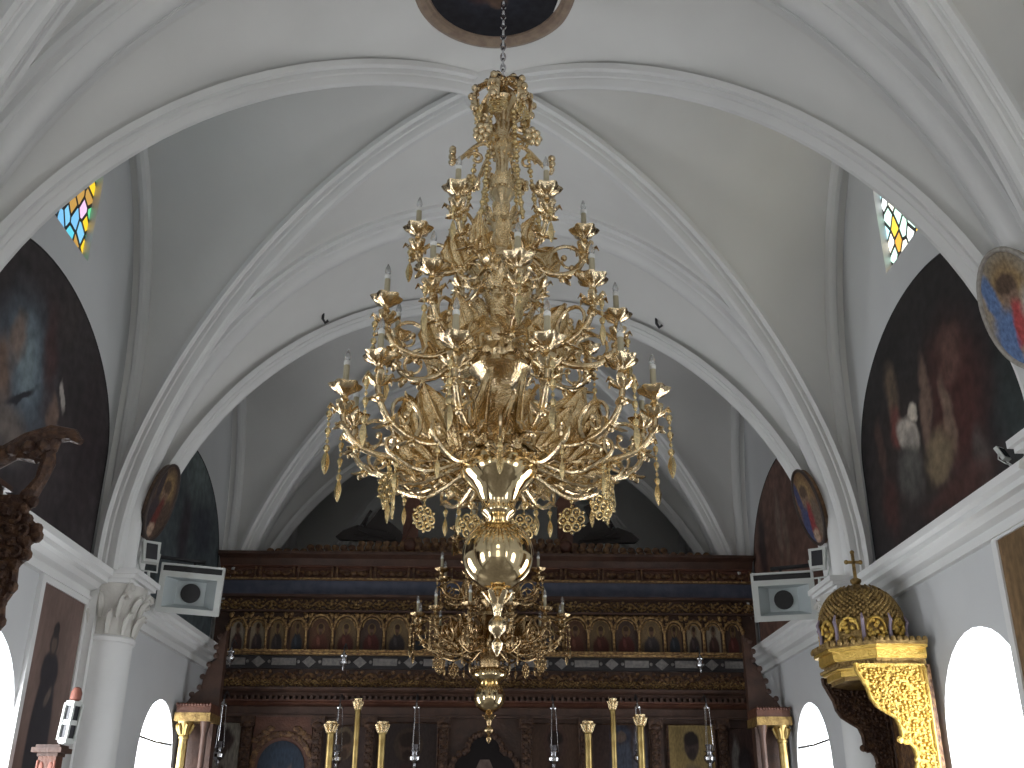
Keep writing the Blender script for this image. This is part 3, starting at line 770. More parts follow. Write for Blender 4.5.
def vine(x0, x1, z0, z1, y, mt, name, step, dens=1., par=None):
    k = M(); h = (z1 - z0) / 2; zc = (z0 + z1) / 2; n = int((x1 - x0) / step)
    k.tube([(x0 + (x1 - x0) * i / (n * 10), y, zc + h * .55 * math.sin(PI * i / 10)) for i in range(n * 10 + 1)], h * .14, 5)
    for i in range(n):
        xc = x0 + (i + .5) * (x1 - x0) / n; s = 1 if i % 2 == 0 else -1
        k.ball((xc, y - .012, zc - s * h * .15), h * .33, 7, 5, (1, .7, 1))
        for q in range(5):
            a = PI * 2 * q / 5 + i
            k.ball((xc + h * .55 * C_(a), y - .004, zc - s * h * .15 + h * .5 * S_(a)), h * .24, 6, 4, (1.1, .6, .8))
        k.ball((xc + step * .5, y - .01, zc + s * h * .7), h * .2, 6, 4); k.ball((xc + step * .45, y - .006, zc - s * h * .72), h * .22, 6, 4)
    return k.build(name, mt, par or ico, 60)
vine(-IW, IW, 4.185, 4.355, .045, carve_gilt, 'vine_frieze', .15)
course(4.17, 4.195, .10, wood, 'bead_moulding', prof=[(0, 0), (1, .1), (1, .9), (0, 1)])
# row of small icons under arches
def icon_mat(name, bg, robe, halo, skin=(.16, .09, .06), dark=1.):
    return paint(name, bg, [(.5, .18, .42, .36, 0, robe, .25), (.5, .42, .2, .18, 0, robe, .3), (.5, .66, .21, .17, 0, halo, .12), (.5, .65, .125, .125, 0, skin, .25), (.5, .73, .14, .08, 0, [c * .35 for c in skin], .3), (.5, .53, .07, .06, 0, [c * .6 for c in skin], .4), (.42, .3, .09, .16, 20, [c * 1.9 for c in robe], .5)], warp=.012, wscale=9, grain=.3)
ims = [icon_mat('icon_a', (.13, .085, .045), (.09, .03, .022), (.24, .16, .06)), icon_mat('icon_b', (.17, .115, .06), (.05, .04, .04), (.28, .19, .08)), icon_mat('icon_c', (.10, .05, .03), (.12, .045, .03), (.2, .12, .05)),
       icon_mat('icon_d', (.07, .045, .035), (.10, .03, .025), (.18, .11, .045)), icon_mat('icon_e', (.12, .07, .04), (.035, .04, .05), (.22, .15, .06))]
pale = [icon_mat('icon_pale_a', (.26, .22, .17), (.06, .03, .025), (.20, .15, .1)), icon_mat('icon_pale_b', (.24, .19, .13), (.05, .035, .035), (.22, .16, .09))]
xs = []
xs += [(-3.14 + .25 * i, .235) for i in range(4)]
w = (2.26 * 2) / 14
xs += [(-2.26 + w * (i + .5), w) for i in range(14)]
xs += [(3.14 - .25 * i, .235) for i in range(3, -1, -1)]
bounds = sorted({round(x - ww / 2, 3) for x, ww in xs} | {round(x + ww / 2, 3) for x, ww in xs})
bnd = [bounds[0]]
for q in bounds[1:]:
    if q - bnd[-1] > .06: bnd.append(q)
colm = M().lathe([(.028, 0), (.028, .02), (.018, .03), (.017, .24), (.02, .25), (.032, .275), (.034, .30)], 10).mesh('colonnette', carve_gilt)
for x in bnd: inst(colm, 'colonnette', ico, (x, .0, 3.69))
for i, (x, ww) in enumerate(xs):
    h = ww / 2 - .03
    pl = arch_poly(0, h, 3.68, 3.99, min(.14, h), 12)
    mt = pale[i % 2] if i in (0, 1, 19, 20) else ims[(i * 3) % 5]
    M().prism([(u + x, v) for u, v in pl], XZ(.045), 0, .02).build('icon_panel', mt, ico, uvf=lambda co, x=x, h=h: ((co.x - x) / (2 * h) + .5, (co.z - 3.68) / .44))
    k = M(); r = ww / 2 - .012
    k.tube([(x + r * C_(q), .01, 3.985 + r * 1.05 * S_(q)) for q in [PI * j / 14 for j in range(15)]], .018, 6)
    k.tube([(x + (r - .035) * C_(q), .02, 3.985 + (r - .035) * 1.05 * S_(q)) for q in [PI * j / 14 for j in range(15)]], .010, 6)
    for j in range(7):
        q = PI * (j + .5) / 7; k.ball((x + (r + .022) * C_(q), .015, 3.985 + (r + .022) * S_(q)), .014, 6, 4)
    for s in (-1, 1): k.ball((x + s * r * .9, .02, 4.13), .03, 7, 5, (1, .6, 1.2)); k.ball((x + s * r * .72, .02, 4.155), .018, 6, 4)
    k.build('niche_arch', carve_gilt, ico, 50)
course(3.635, 3.69, .17, carve_gilt, 'ledge', prof=[(0, 0), (.7, .05), (.75, .4), (1, .5), (1, 1), (0, 1)])
course(3.475, 3.635, .05, blackband, 'black_band', prof=[(0, 0), (1, 0), (1, 1), (0, 1)])
m = M(); n = 21
for i in range(n):
    x = -3.15 + 6.3 * i / (n - 1)
    if i % 2: m.prism([(x - .085, 3.555), (x, 3.485), (x + .085, 3.555), (x, 3.625)], XZ(-.005), 0, .03)
    else: m.prism([(x - .15, 3.515), (x + .15, 3.515), (x + .15, 3.6), (x - .15, 3.6)], XZ(-.005), 0, .03); [m.ball((x + s * .18, .0, 3.557), .022, 6, 4) for s in (-1, 1)]
ip(m, 'cartouches', cart)
vine(-IW, IW, 3.235, 3.47, .04, carve, 'vine_frieze', .19)
vine(-IW, IW, 3.25, 3.36, .02, carve_gilt, 'leaf_frieze', .09)
course(3.14, 3.235, .20, wood, 'cornice', prof=[(0, 0), (.4, 0), (.55, .4), (.9, .5), (1, .7), (1, 1), (0, 1)])
m = M()
for i in range(96): m.box(-IW + i * .0717, -IW + i * .0717 + .034, -.045, .06, 3.10, 3.15)
ip(m, 'dentils', wood)
course(3.03, 3.10, .10, wood_red, 'architrave')
course(2.90, 3.03, .07, wood, 'fascia', prof=[(0, 0), (1, 0), (1, .2), (.7, .25), (.7, .9), (1, 1), (0, 1)])
# pilasters between the large icons
pils = [-3.36, -2.88, -2.03, -1.40, -.50, .50, 1.22, 2.08, 2.90, 3.36]
for x in pils:
    k = M(); hw = .055
    k.box(x - hw, x + hw, -.03, .06, 0, 2.9)
    for z in [2.86 - i * .085 for i in range(22)]:
        k.ball((x, -.035, z), .033, 7, 4, (1.2, .6, 1)); k.ball((x + .035, -.03, z - .04), .02, 6, 4); k.ball((x - .035, -.03, z - .04), .02, 6, 4)
    k.box(x - .085, x + .085, -.06, .06, 2.78, 2.9)
    k.ball((x, -.06, 2.8), .05, 8, 5, (1.4, .6, .8))
    k.build('pilaster', carve_dark, ico)
def big_icon(x, hw, z1, mt, arched=False, z0=1.25):
    pl = arch_poly(x, hw, z0, z1 - hw * .9, hw * .9, 20) if arched else [(x - hw, z0), (x + hw, z0), (x + hw, z1), (x - hw, z1)]
    o = M().prism(pl, XZ(.03), 0, .03).build('large_icon', mt, ico, uvf=lambda co: ((co.x - x) / (2 * hw) + .5, (co.z - z0) / (z1 - z0)))
    M().tube([(u, .03, v) for u, v in pl], .02, 6, True).build('icon_frame', carve_dark, o)
def bust(name, bg, robe, halo, skin=(.13, .075, .05), hz=.77):
    return paint(name, bg, [(.5, .3, .46, .42, 0, robe, .15), (.5, hz, .25, .125, 0, halo, .08), (.5, hz - .01, .17, .10, 0, skin, .2), (.5, hz + .035, .17, .06, 0, [c * .3 for c in skin], .3), (.5, hz - .08, .1, .05, 0, [c * .45 for c in skin], .4), (.36, .45, .09, .14, 30, [c * 2 for c in robe], .6), (.65, .5, .08, .06, 0, skin, .4)], warp=.008, wscale=10, grain=.25)
big_icon(-3.12, .17, 2.83, paint('large_icon_white', (.20, .18, .15), [(.45, .55, .36, .2, 20, (.06, .035, .03), .3), (.6, .72, .35, .12, -25, (.24, .21, .18), .3), (.5, .84, .3, .07, 10, (.07, .045, .04), .4), (.3, .9, .4, .09, 0, (.04, .025, .025), .4)], warp=.03, wscale=6))
m = M().box(-2.80, -2.1, .0, .07, 0, 2.9)
ip(m, 'door_panel', wood_red)
m = M()
for i in range(26):
    q = PI * i / 25; m.ball((-2.44 + .35 * C_(q), -.01, 2.34 + .36 * S_(q)), .04, 7, 4, (1, .6, 1)); 
for s in (-1, 1):
    for j in range(4): m.ball((-2.44 + s * (.16 + .06 * j), -.005, 2.76 - .045 * j), .045, 7, 4, (1.3, .5, .8))
ip(m, 'door_carving', carve)
o = M().prism(arch_poly(-2.44, .28, .6, 2.32, .30, 20), XZ(-.02), 0, .03).build('door_icon', paint('blue_arch', (.022, .030, .045), [(.53, .62, .3, .2, 0, (.10, .035, .03), .2), (.53, .865, .22, .062, 0, (.20, .13, .10), .12), (.53, .86, .13, .042, 0, (.08, .05, .04), .2), (.5, .9, .4, .08, 0, (.03, .045, .07), .5)], warp=.006, wscale=9), ico, uvf=lambda co: ((co.x + 2.44) / .56 + .5, (co.z - .6) / 2.02))
big_icon(-1.71, .27, 2.80, bust('icon_halo', (.05, .032, .028), (.045, .028, .025), (.13, .095, .06), hz=.87))
big_icon(-.93, .36, 2.84, bust('icon_mother', (.030, .020, .018), (.045, .02, .018), (.055, .035, .025), (.07, .04, .03), hz=.84))
big_icon(.86, .30, 2.84, bust('icon_christ', (.055, .03, .02), (.035, .022, .022), (.06, .03, .022), (.05, .028, .022), hz=.86))
big_icon(1.66, .36, 2.84, paint('icon_blue', (.035, .020, .017), [(.5, .7, .20, .30, 0, (.050, .055, .075), .25), (.82, .72, .13, .34, 0, (.085, .08, .10), .3), (.5, .90, .12, .06, 0, (.075, .055, .05), .3), (.5, .92, .2, .08, 0, (.028, .032, .05), .3), (.5, .905, .1, .05, 0, (.10, .07, .055), .3)], warp=.012, wscale=8))
big_icon(2.52, .29, 2.84, bust('icon_gold', (.22, .155, .06), (.11, .085, .055), (.25, .18, .075), (.055, .035, .03), hz=.86))
big_icon(3.13, .17, 2.80, paint('large_icon_dark', (.05, .028, .024), [(.3, .6, .2, .35, 0, (.20, .18, .17), .3), (.6, .75, .28, .12, 0, (.03, .02, .02), .3), (.6, .5, .3, .3, 0, (.05, .04, .045), .4)], warp=.02, wscale=7))
# royal doors: trefoil opening, its shade painted as a near-black plate, with a pale haloed figure behind
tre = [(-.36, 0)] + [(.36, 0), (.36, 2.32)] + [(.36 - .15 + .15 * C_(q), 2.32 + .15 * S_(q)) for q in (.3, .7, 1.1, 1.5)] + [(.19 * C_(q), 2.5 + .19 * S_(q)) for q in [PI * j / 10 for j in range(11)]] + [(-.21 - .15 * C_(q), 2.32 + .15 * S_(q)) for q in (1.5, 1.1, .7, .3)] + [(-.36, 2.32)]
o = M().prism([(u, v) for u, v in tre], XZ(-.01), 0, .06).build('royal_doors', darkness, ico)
k = M().prism([(x * .16, 2.0 + z) for x, z in ((-1, 0), (1, 0), (.85, .25), (.35, .42), (-.35, .42), (-.85, .25))], XZ(-.02), 0, .012)
k.lathe([(.10, -.02), (.10, -.008)], 24, mtx=Matrix.Translation((0, 0, 2.50)) @ Matrix.Rotation(PI / 2, 4, 'X'))
k.build('door_figure', mat('figure_paint', (.10, .065, .055), .6, col2=(.17, .12, .10), nscale=12), o)
k = M()
for i, p in enumerate(tre[2:]):
    k.ball((p[0] * 1.12, -.02, p[1] + (.03 if abs(p[0]) < .3 else 0)), .04, 7, 5, (1, .6, 1))
k.build('door_arch', carve_dark, o)
# crest: low carved pediment, winged side pieces, posts, cross
k = M()
for i in range(56):
    x = -2.95 + 5.9 * i / 55; h = .03 + .24 * max(0, 1 - abs(x) / 3.0) ** .8
    for j in range(int(h / .05) + 1):
        k.ball((x + .02 * (j % 2), .0, 4.90 + j * .055), .046, 7, 5, (1.15, .6, .9))
k.prism([(-2.95, 4.88), (2.95, 4.88), (1.5, 5.0), (.7, 5.1), (-.7, 5.1), (-1.5, 5.0)], XZ(.02), 0, .1)
ip(k, 'crest', carve)
darkwing = mat('dark_wing', (.018, .012, .011), .5)
for s in (-1, 1):
    k = M().prism([(s * x, z) for x, z in ((1.06, 5.10), (1.25, 5.08), (1.55, 5.12), (1.95, 5.13), (2.0, 5.17), (1.9, 5.26), (1.72, 5.33), (1.62, 5.30), (1.50, 5.46), (1.36, 5.66), (1.28, 5.62), (1.36, 5.42), (1.24, 5.33), (1.14, 5.24))], XZ(.04), 0, .07)
    for j in range(5): k.tube([(s * (1.2 + .03 * j), .03, 5.14 + .02 * j), (s * (1.45 + .06 * j), .02, 5.17 + .03 * j), (s * (1.75 - .05 * j), .03, 5.20 + .08 * j)], .022, 6)
    ip(k, 'crest_wing', darkwing)
    k = M().box(s * 1.02 - .10, s * 1.02 + .10, .02, .12, 4.95, 5.62)
    k.prism([(s * 1.02 - .14, 5.62), (s * 1.02 + .14, 5.62), (s * 1.02 + .08, 5.72), (s * 1.02, 5.86), (s * 1.02 - .08, 5.72)], XZ(.02), 0, .1)
    k.ball((s * 1.02, .0, 5.05), .09, 8, 6, (1, .6, 1)); k.tube([(s * 1.02 - .1, .0, 5.1), (s * 1.02, -.01, 5.3), (s * 1.02 + .1, 0, 5.55)], .018, 6)
    ip(k, 'crest_icon', wood_red)
k = M().box(-.05, .05, .03, .1, 5.0, 6.1).box(-.36, .36, .03, .1, 5.68, 5.78)
for p in ((-.38, 5.73), (.38, 5.73), (0, 6.14)): [k.ball((p[0] + .05 * a, .06, p[1] + .05 * b), .05, 8, 5) for a, b in ((0, 0), (1, 0), (-1, 0), (0, 1))]
ip(k, 'crest_cross', carve_gilt)

# side shrines at the ends of the screen
for sg, lb in ((-1, 'dark icon shrine with gilt corner column by the far window opposite the throne'), (1, 'dark icon shrine with gilt corner column by the far window near the throne')):
    t = thing('icon_shrine', lb, 'shrine', (sg * 3.27, 12.3, 0), group='icon shrines at the ends of the iconostasis')
    M().box(-.18, .18, -.12, .28, 0, 1.1).box(-.2, .2, -.16, .28, 1.1, 1.16).build('cabinet', wood, t)
    M().box(-.16, .17, .1, .26, 1.16, 2.75).build('icon_board', wood, t)
    k = M()
    k.lathe([(.075, 1.16), (.075, 1.2), (.05, 1.24), (.052, 1.9), (.047, 2.55), (.058, 2.56), (.058, 2.58), (.05, 2.59), (.06, 2.66), (.095, 2.74)], 16, (sg * .09, -.10, 0))
    for j in range(6):
        q = j * PI / 3; k.tube([(sg * .09 + C_(q) * o, -.10 + S_(q) * o, z) for o, z in ((.05, 2.6), (.075, 2.66), (.095, 2.71), (.11, 2.69))], [.014, .022, .018, .006], 6)
    k.build('gilt_column', colgold, t)
    M().lathe([(.05, 1.16), (.035, 1.2), (.035, 2.6), (.06, 2.74)], 12, (-sg * .13, -.10, 0)).build('column', wood, t)
    M().box(-.2, .2, -.19, .28, 2.74, 2.83).build('architrave', gilt_old, t)
    k = M().box(-.19, .19, -.17, .28, 2.83, 2.93)
    for j in range(12): k.ball((-.18 + .033 * j, -.175, 2.92), .02, 6, 4)
    k.build('cornice', wood_red, t)
    k = M().prism([(sg * x, z) for x, z in ((.19, 2.93), (-.2, 2.93), (-.2, 3.8), (-.13, 3.72), (-.10, 3.58), (-.12, 3.46), (-.04, 3.40), (.01, 3.25), (.03, 3.12), (.12, 3.05))], lambda u, v, w: (u, .12 + w, v), 0, .12)
    for (x, z) in ((.12, 3.06), (.04, 3.14), (.02, 3.26), (-.04, 3.4), (-.11, 3.5), (-.1, 3.6), (-.13, 3.72)): k.ball((sg * x, .11, z), .034, 8, 5, (1, .7, 1))
    k.build('scroll_crest', wood, t)

# slender gilt columns standing in front of the screen
for x, z, r, lb in ((-1.80, 2.80, .042, 'outer short gilt column with leafy capital, beside the blue arched icon door'), (-1.50, 3.06, .032, 'tall thin gilt column with leafy capital between two short ones, beyond the haloed icon'),
                    (-1.20, 2.80, .042, 'short gilt column with leafy capital next to the dark icon of the mother'), (1.21, 2.82, .042, 'short gilt column with leafy capital next to the brown icon beside the royal doors'),
                    (1.51, 3.08, .032, 'tall thin gilt column with leafy capital before the blue robed figure'), (1.83, 2.90, .042, 'outer short gilt column with leafy capital, nearest the gold ground icon')):
    t = thing('gilt_column', lb, 'column', (x, 12.7, 0), group='slender gilt columns before the iconostasis')
    M().lathe([(.16, 0), (.16, .05), (.10, .09), (.06, .2), (.05, .25)], 20).build('base', colgold, t)
    k = M().lathe([(r, .2), (r, z - .14), (r * 1.25, z - .135), (r * 1.25, z - .12), (r * .9, z - .115)], 14)
    k.build('shaft', colgold, t)
    k = M().lathe([(r * .9, z - .12), (r * 1.1, z - .06), (r * 1.7, z - .015), (r * 1.8, z)], 14)
    for j in range(8):
        q = j * PI / 4
        k.tube([(C_(q) * r * o, S_(q) * r * o, z - h) for o, h in ((1, .12), (1.35, .07), (1.8, .03), (2.2, .035))], [r * .3, r * .5, r * .4, r * .12], 6)
    k.build('capital', brass_leaf, t)

# vigil lamps on their chains
cap_m = M().lathe([(.008, .05), (.02, .03), (.05, .0), (.045, -.015), (.012, -.02)], 12).mesh('canopy', silver)
bowl_m = M().lathe([(.055, .07), (.06, .06), (.035, .045), (.045, .03), (.075, .0), (.07, -.035), (.035, -.07), (.015, -.085), (.03, -.10), (.012, -.125), (.004, -.15)], 14).mesh('bowl', silver)
cup_m = M().lathe([(.03, .05), (.045, .13), (.048, .14), (.04, .135)], 12).mesh('glass_cup', ruby)
chain_m = M()
for j in range(3):
    q = 2 * PI * j / 3; chain_m.tube([(.055 * C_(q), .055 * S_(q), -.49), (.03 * C_(q), .03 * S_(q), 0)], .004, 4)
chain_m = chain_m.mesh('chains', silver)
br_m = M().tube([(0, .25, .12), (0, .1, .16), (0, 0, .1), (0, 0, .04)], .009, 6).mesh('bracket', iron)
for x, z, lb in ((-3.11, 3.0, 'silver vigil lamp before the pale icon at the end of the screen'), (-1.73, 2.97, 'silver vigil lamp before the haloed icon between gilt columns'), (-.82, 2.98, 'silver vigil lamp before the dark icon of the mother'),
                 (.81, 2.98, 'silver vigil lamp before the brown icon beside the royal doors'), (1.82, 3.0, 'silver vigil lamp behind the outermost gilt column next to the gold icon'), (2.65, 3.0, 'silver vigil lamp before the gold ground icon')):
    t = thing('vigil_lamp', lb, 'lamp', (x, 12.82, z), group='silver vigil lamps before the icons')
    inst(br_m, 'bracket', t); inst(cap_m, 'canopy', t); inst(chain_m, 'chains', t)
    inst(bowl_m, 'bowl', t, (0, 0, -.56)); inst(cup_m, 'glass_cup', t, (0, 0, -.56))
for x, z, lb in ((-3.1, 3.62, 'small silver lamp hung beneath the pale little icons under the loudspeaker'), (-1.73, 3.58, 'small silver lamp hung beneath the row of little icons above the tall gilt column'), (2.62, 3.58, 'small silver lamp hung beneath the row of little icons above the gold ground icon')):
    t = thing('vigil_lamp', lb, 'lamp', (x, 12.86, z), group='small silver lamps on the icon ledge')
    inst(br_m, 'bracket', t, (0, 0, .0)); inst(cap_m, 'canopy', t); o = inst(bowl_m, 'bowl', t, (0, 0, -.07)); o.scale = (.7, .7, .7)

# ------------------------------------------------------------------ gilded throne by the right wall
def octo(m, r, z0, z1, xw, yc, hy, fr):
    """half-octagon slab against the wall: xw wall side, fr front x, chamfered"""
    c = .22 + r * .4
    pl = [(xw, yc - hy - r), (fr + c - r * .6, yc - hy - r), (fr - r, yc - hy + c - r * .6), (fr - r, yc + hy - c + r * .6), (fr + c - r * .6, yc + hy + r), (xw, yc + hy + r)]
    return m.prism(pl, lambda u, v, w: (u, v, w), z0, z1)
TX, TY = 3.44, 8.53
th = thing('bishop_throne', 'gilded carved throne with a domed canopy and cross against the wall', 'throne', (TX, TY, 0))
L = lambda m: M.add(M(), [(x - TX, y - TY, z) for x, y, z in m.v], m.f)
PF = [(3.40, 0.4), (3.40, 2.82), (2.86, 2.82), (2.865, 2.77), (2.90, 2.70), (2.935, 2.63), (2.95, 2.56), (2.99, 2.50), (3.06, 2.455), (3.12, 2.42), (3.145, 2.36), (3.15, 2.30), (3.135, 2.26), (3.165, 2.235), (3.20, 2.24), (3.23, 2.20), (3.245, 2.12), (3.22, 2.06), (3.235, 2.0), (3.26, 1.9), (3.2, 1.75), (3.0, 1.5), (2.85, 1.3), (2.78, 1.15), (2.76, 1.0), (2.8, .4)]
def relief(m, poly, y, step, dy, rnd):
    def inside(px_, pz):
        c = False; j = len(poly) - 1
        for i in range(len(poly)):
            a, b = poly[i], poly[j]
            if (a[1] > pz) != (b[1] > pz) and px_ < (b[0] - a[0]) * (pz - a[1]) / (b[1] - a[1]) + a[0]: c = not c
            j = i
        return c
    x = min(p[0] for p in poly)
    while x < max(p[0] for p in poly):
        z = 1.0
        while z < max(p[1] for p in poly):
            qx, qz = x + rnd.uniform(-.3, .3) * step, z + rnd.uniform(-.3, .3) * step
            if all(inside(qx + a, qz + b) for a, b in ((step * .6, 0), (-step * .6, 0), (0, step * .6), (0, -step * .6))):
                if rnd.random() < .35:
                    a0 = rnd.uniform(0, 6.28); m.tube([(qx + step * (.75 - .09 * i) * C_(a0 + i * .8) * .7, y - dy * .4, qz + step * (.75 - .09 * i) * S_(a0 + i * .8) * .7) for i in range(7)], step * .16, 5)
                else: m.ball((qx, y, qz), step * .5, 6, 4, (1, dy / (step * .5), .8))
            z += step * .9
        x += step * .9
rnd = random.Random(4)
for yy, nm, fac, mt in ((TY - .42, 'side_panel', -1, gilt), (TY + .42, 'side_panel', -1, carve_dark)):
    k = M().prism(PF, lambda u, v, w: (u, yy + w, v), -.025, .025)
    o = L(k).build(nm, mt, th)
    r_ = M(); relief(r_, PF, yy - .028, .038, .024, rnd); L(r_).build('relief', mt, o, 60)
    b_ = M().tube([(u, yy - .03, v) for u, v in PF[2:22]], .014, 6)
    b_.tube([(3.36, yy - .03, 2.8), (3.36, yy - .03, 1.0)], .012, 6); b_.tube([(3.395, yy - .03, 2.8), (3.395, yy - .03, 1.0)], .014, 6)
    for (u, v) in (PF[12], PF[16]): b_.ball((u - .005, yy - .03, v), .028, 8, 6, (1, .6, 1))
    L(b_).build('edge_moulding', mt, o)
L(M().box(3.40, 3.45, TY - .43, TY + .43, .2, 2.82)).build('back', carve, th)
L(M().box(2.78, 3.40, TY - .40, TY + .40, .0, .95)).build('seat_box', carve_dark, th)
zc_ = [(0, 2.75, 2.795, gilt), (.03, 2.795, 2.81, gilt), (.015, 2.81, 2.865, gilt_old), (.04, 2.865, 2.88, gilt), (.05, 2.88, 2.94, gilt), (.085, 2.94, 2.965, gilt), (.10, 2.965, 2.99, gilt_old)]
for r, a, b, mt in zc_:
    k = M(); octo(k, r, a, b, TX - .01, TY, .40, 2.83); L(k).build('cornice_moulding', mt, th)
k = M(); octo(k, -.03, 2.72, 2.75, TX - .01, TY, .40, 2.83)
for q in range(16): k.ball((2.81, TY - .24 + .032 * q, 2.83), .017, 6, 4)
for q in range(22): k.ball((3.02 + .018 * q, TY - .42, 2.83), .015, 6, 4)
for q in range(9): k.ball((2.79 + .022 * q, TY - .27 - .02 * q, 2.83), .016, 6, 4)
L(k).build('cornice_beading', gilt_old, th)
crest = M()
for i in range(30):
    t = i / 29
    pth = [(3.42, TY - .48), (3.06, TY - .48), (2.75, TY - .24), (2.75, TY + .24), (3.06, TY + .48)]
    sg_ = t * 4; a = min(3, int(sg_)); f = sg_ - a; x = pth[a][0] + (pth[a + 1][0] - pth[a][0]) * f; y = pth[a][1] + (pth[a + 1][1] - pth[a][1]) * f
    crest.ball((x, y, 3.0), .024, 7, 5, (1, 1, 1.2))
L(crest).build('cresting', gilt_old, th)
# dome: drum of fretted windows with lilac posts, then a lattice cap
DX, DY = 3.11, TY
ell = lambda z: .335 * (max(0, 1 - ((z - 3.16) / .37) ** 2) ** .5 if z > 3.16 else 1)
dome = M().lathe([(.32 if z < 3.05 else max(.012, ell(z) - .02), z) for z in [2.98 + .54 * i / 22 for i in range(23)]], 40, (DX, DY, 0))
dm = L(dome).build('dome', gilt_old, th, 60)
lat = M()
for j in range(40):
    for kk in range(12):
        q = 2 * PI * (j + .5 * (kk % 2)) / 40; z = 3.22 + .022 * kk * (1 - .012 * kk) ; r = ell(z)
        if r < .1: continue
        lat.ball((DX + r * C_(q), DY + r * S_(q), z), .02 * (r / .4) ** .5, 6, 4)
for j in range(20):
    q = 2 * PI * (j + .5) / 20
    lat.tube([(DX + (ell(z) + .005) * C_(q), DY + (ell(z) + .005) * S_(q), z) for z in (3.22, 3.28, 3.34, 3.4, 3.46, 3.5)], .008, 5)
L(lat).build('lattice', gilt_old, dm, 60)
fret = M()
for j in range(10):
    q0 = 2 * PI * j / 10 + .31
    for kk in range(16):
        a = rnd.uniform(-.2, .2); z = 3.02 + rnd.uniform(0, .16)
        fret.ball((DX + .335 * C_(q0 + a), DY + .335 * S_(q0 + a), z), .022, 6, 4)
    ar = [(DX + .342 * C_(q0 + .22 * C_(t)), DY + .342 * S_(q0 + .22 * C_(t)), 3.10 + .10 * S_(t)) for t in [PI * i / 8 for i in range(9)]]
    fret.tube(ar, .013, 6)
L(fret).build('fretwork', gilt, dm, 60)
post_m = M().tube([(0, 0, 0), (0, 0, .14), (0, -.02, .2), (0, 0, .25)], [.016, .014, .014, .006], 8).mesh('post', lilac)
for j in range(10):
    q = 2 * PI * j / 10
    inst(post_m, 'post', dm, (DX + .348 * C_(q) - TX, DY + .348 * S_(q) - TY, 2.98), (0, 0, q + PI / 2))
cr = M().lathe([(.05, 3.50), (.03, 3.53), (.045, 3.55), (.045, 3.57), (.015, 3.59)], 14, (DX, DY, 0))
cr.box(DX - .011, DX + .011, DY - .011, DY + .011, 3.58, 3.80).box(DX - .055, DX + .055, DY - .011, DY + .011, 3.71, 3.732)
for p in ((-.06, 3.721), (.06, 3.721), (0, 3.805)): cr.ball((DX + p[0], DY, p[1]), .02, 8, 5)
L(cr).build('cross', gilt_old, th)

# ------------------------------------------------------------------ carved wooden canopy by the left wall
t = thing('carved_canopy', 'dark carved wooden canopy projecting from the wall at the frame edge below the arched painting', 'canopy', (-3.47, 5.4, 0))
def cp(m, name, mt, par=None): return M.add(M(), [(x + 3.47, y - 5.4, z) for x, y, z in m.v], m.f).build(name, mt, par or t)
CPF = [(-3.45, .3), (-3.45, 3.26), (-2.46, 3.26), (-2.42, 3.22), (-2.46, 3.18), (-2.43, 3.12), (-2.37, 3.07), (-2.36, 3.03), (-2.41, 3.0), (-2.40, 2.93), (-2.45, 2.88), (-2.44, 2.76), (-2.48, 2.68), (-2.465, 2.58), (-2.50, 2.5), (-2.58, 2.42), (-2.7, 2.3), (-2.86, 2.1), (-3.0, 1.9), (-3.08, 1.6), (-3.1, .3)]
for yy in (5.4, 4.72):
    k = M().prism(CPF, lambda u, v, w: (u, yy + w, v), -.03, .03)
    o = cp(k, 'side_panel', carve_dark)
    e = M().tube([(u, yy - .02, v) for u, v in CPF[2:16]], .022, 6)
    for (u, v) in CPF[2:15]: e.ball((u, yy - .03, v), .036, 7, 5, (1, .7, 1))
    relief(e, CPF, yy - .035, .07, .025, rnd)
    cp(e, 'carving', carve_dark, o)
k = M().box(-3.45, -2.62, 4.66, 5.44, 3.26, 3.30).box(-3.45, -2.58, 4.64, 5.46, 3.30, 3.33)
cp(k, 'cornice', wood)
k = M()
for yy in (5.42,):          # leaf scroll springing from the corner
    k.tube([(-3.3, yy, 3.36), (-2.95, yy, 3.38), (-2.70, yy, 3.46), (-2.52, yy, 3.58), (-2.40, yy, 3.63), (-2.29, yy, 3.62), (-2.24, yy, 3.58)], [.05, .05, .055, .06, .055, .04, .02], 8)
    k.tube([(-2.6, yy, 3.5), (-2.48, yy, 3.50), (-2.40, yy, 3.56), (-2.36, yy, 3.62)], [.02, .05, .05, .02], 8)
    k.tube([(-2.48, yy, 3.24), (-2.42, yy, 3.36), (-2.40, yy, 3.46), (-2.41, yy, 3.56)], [.05, .035, .045, .03], 8)
    for i in range(9): k.ball((-3.1 + .085 * i, yy - .04, 3.45 + .012 * i), .04, 7, 5)
cp(k, 'leaf_scroll', carve_dark)
cp(M().box(-3.48, -3.45, 4.7, 5.42, .3, 3.32), 'back', wood)

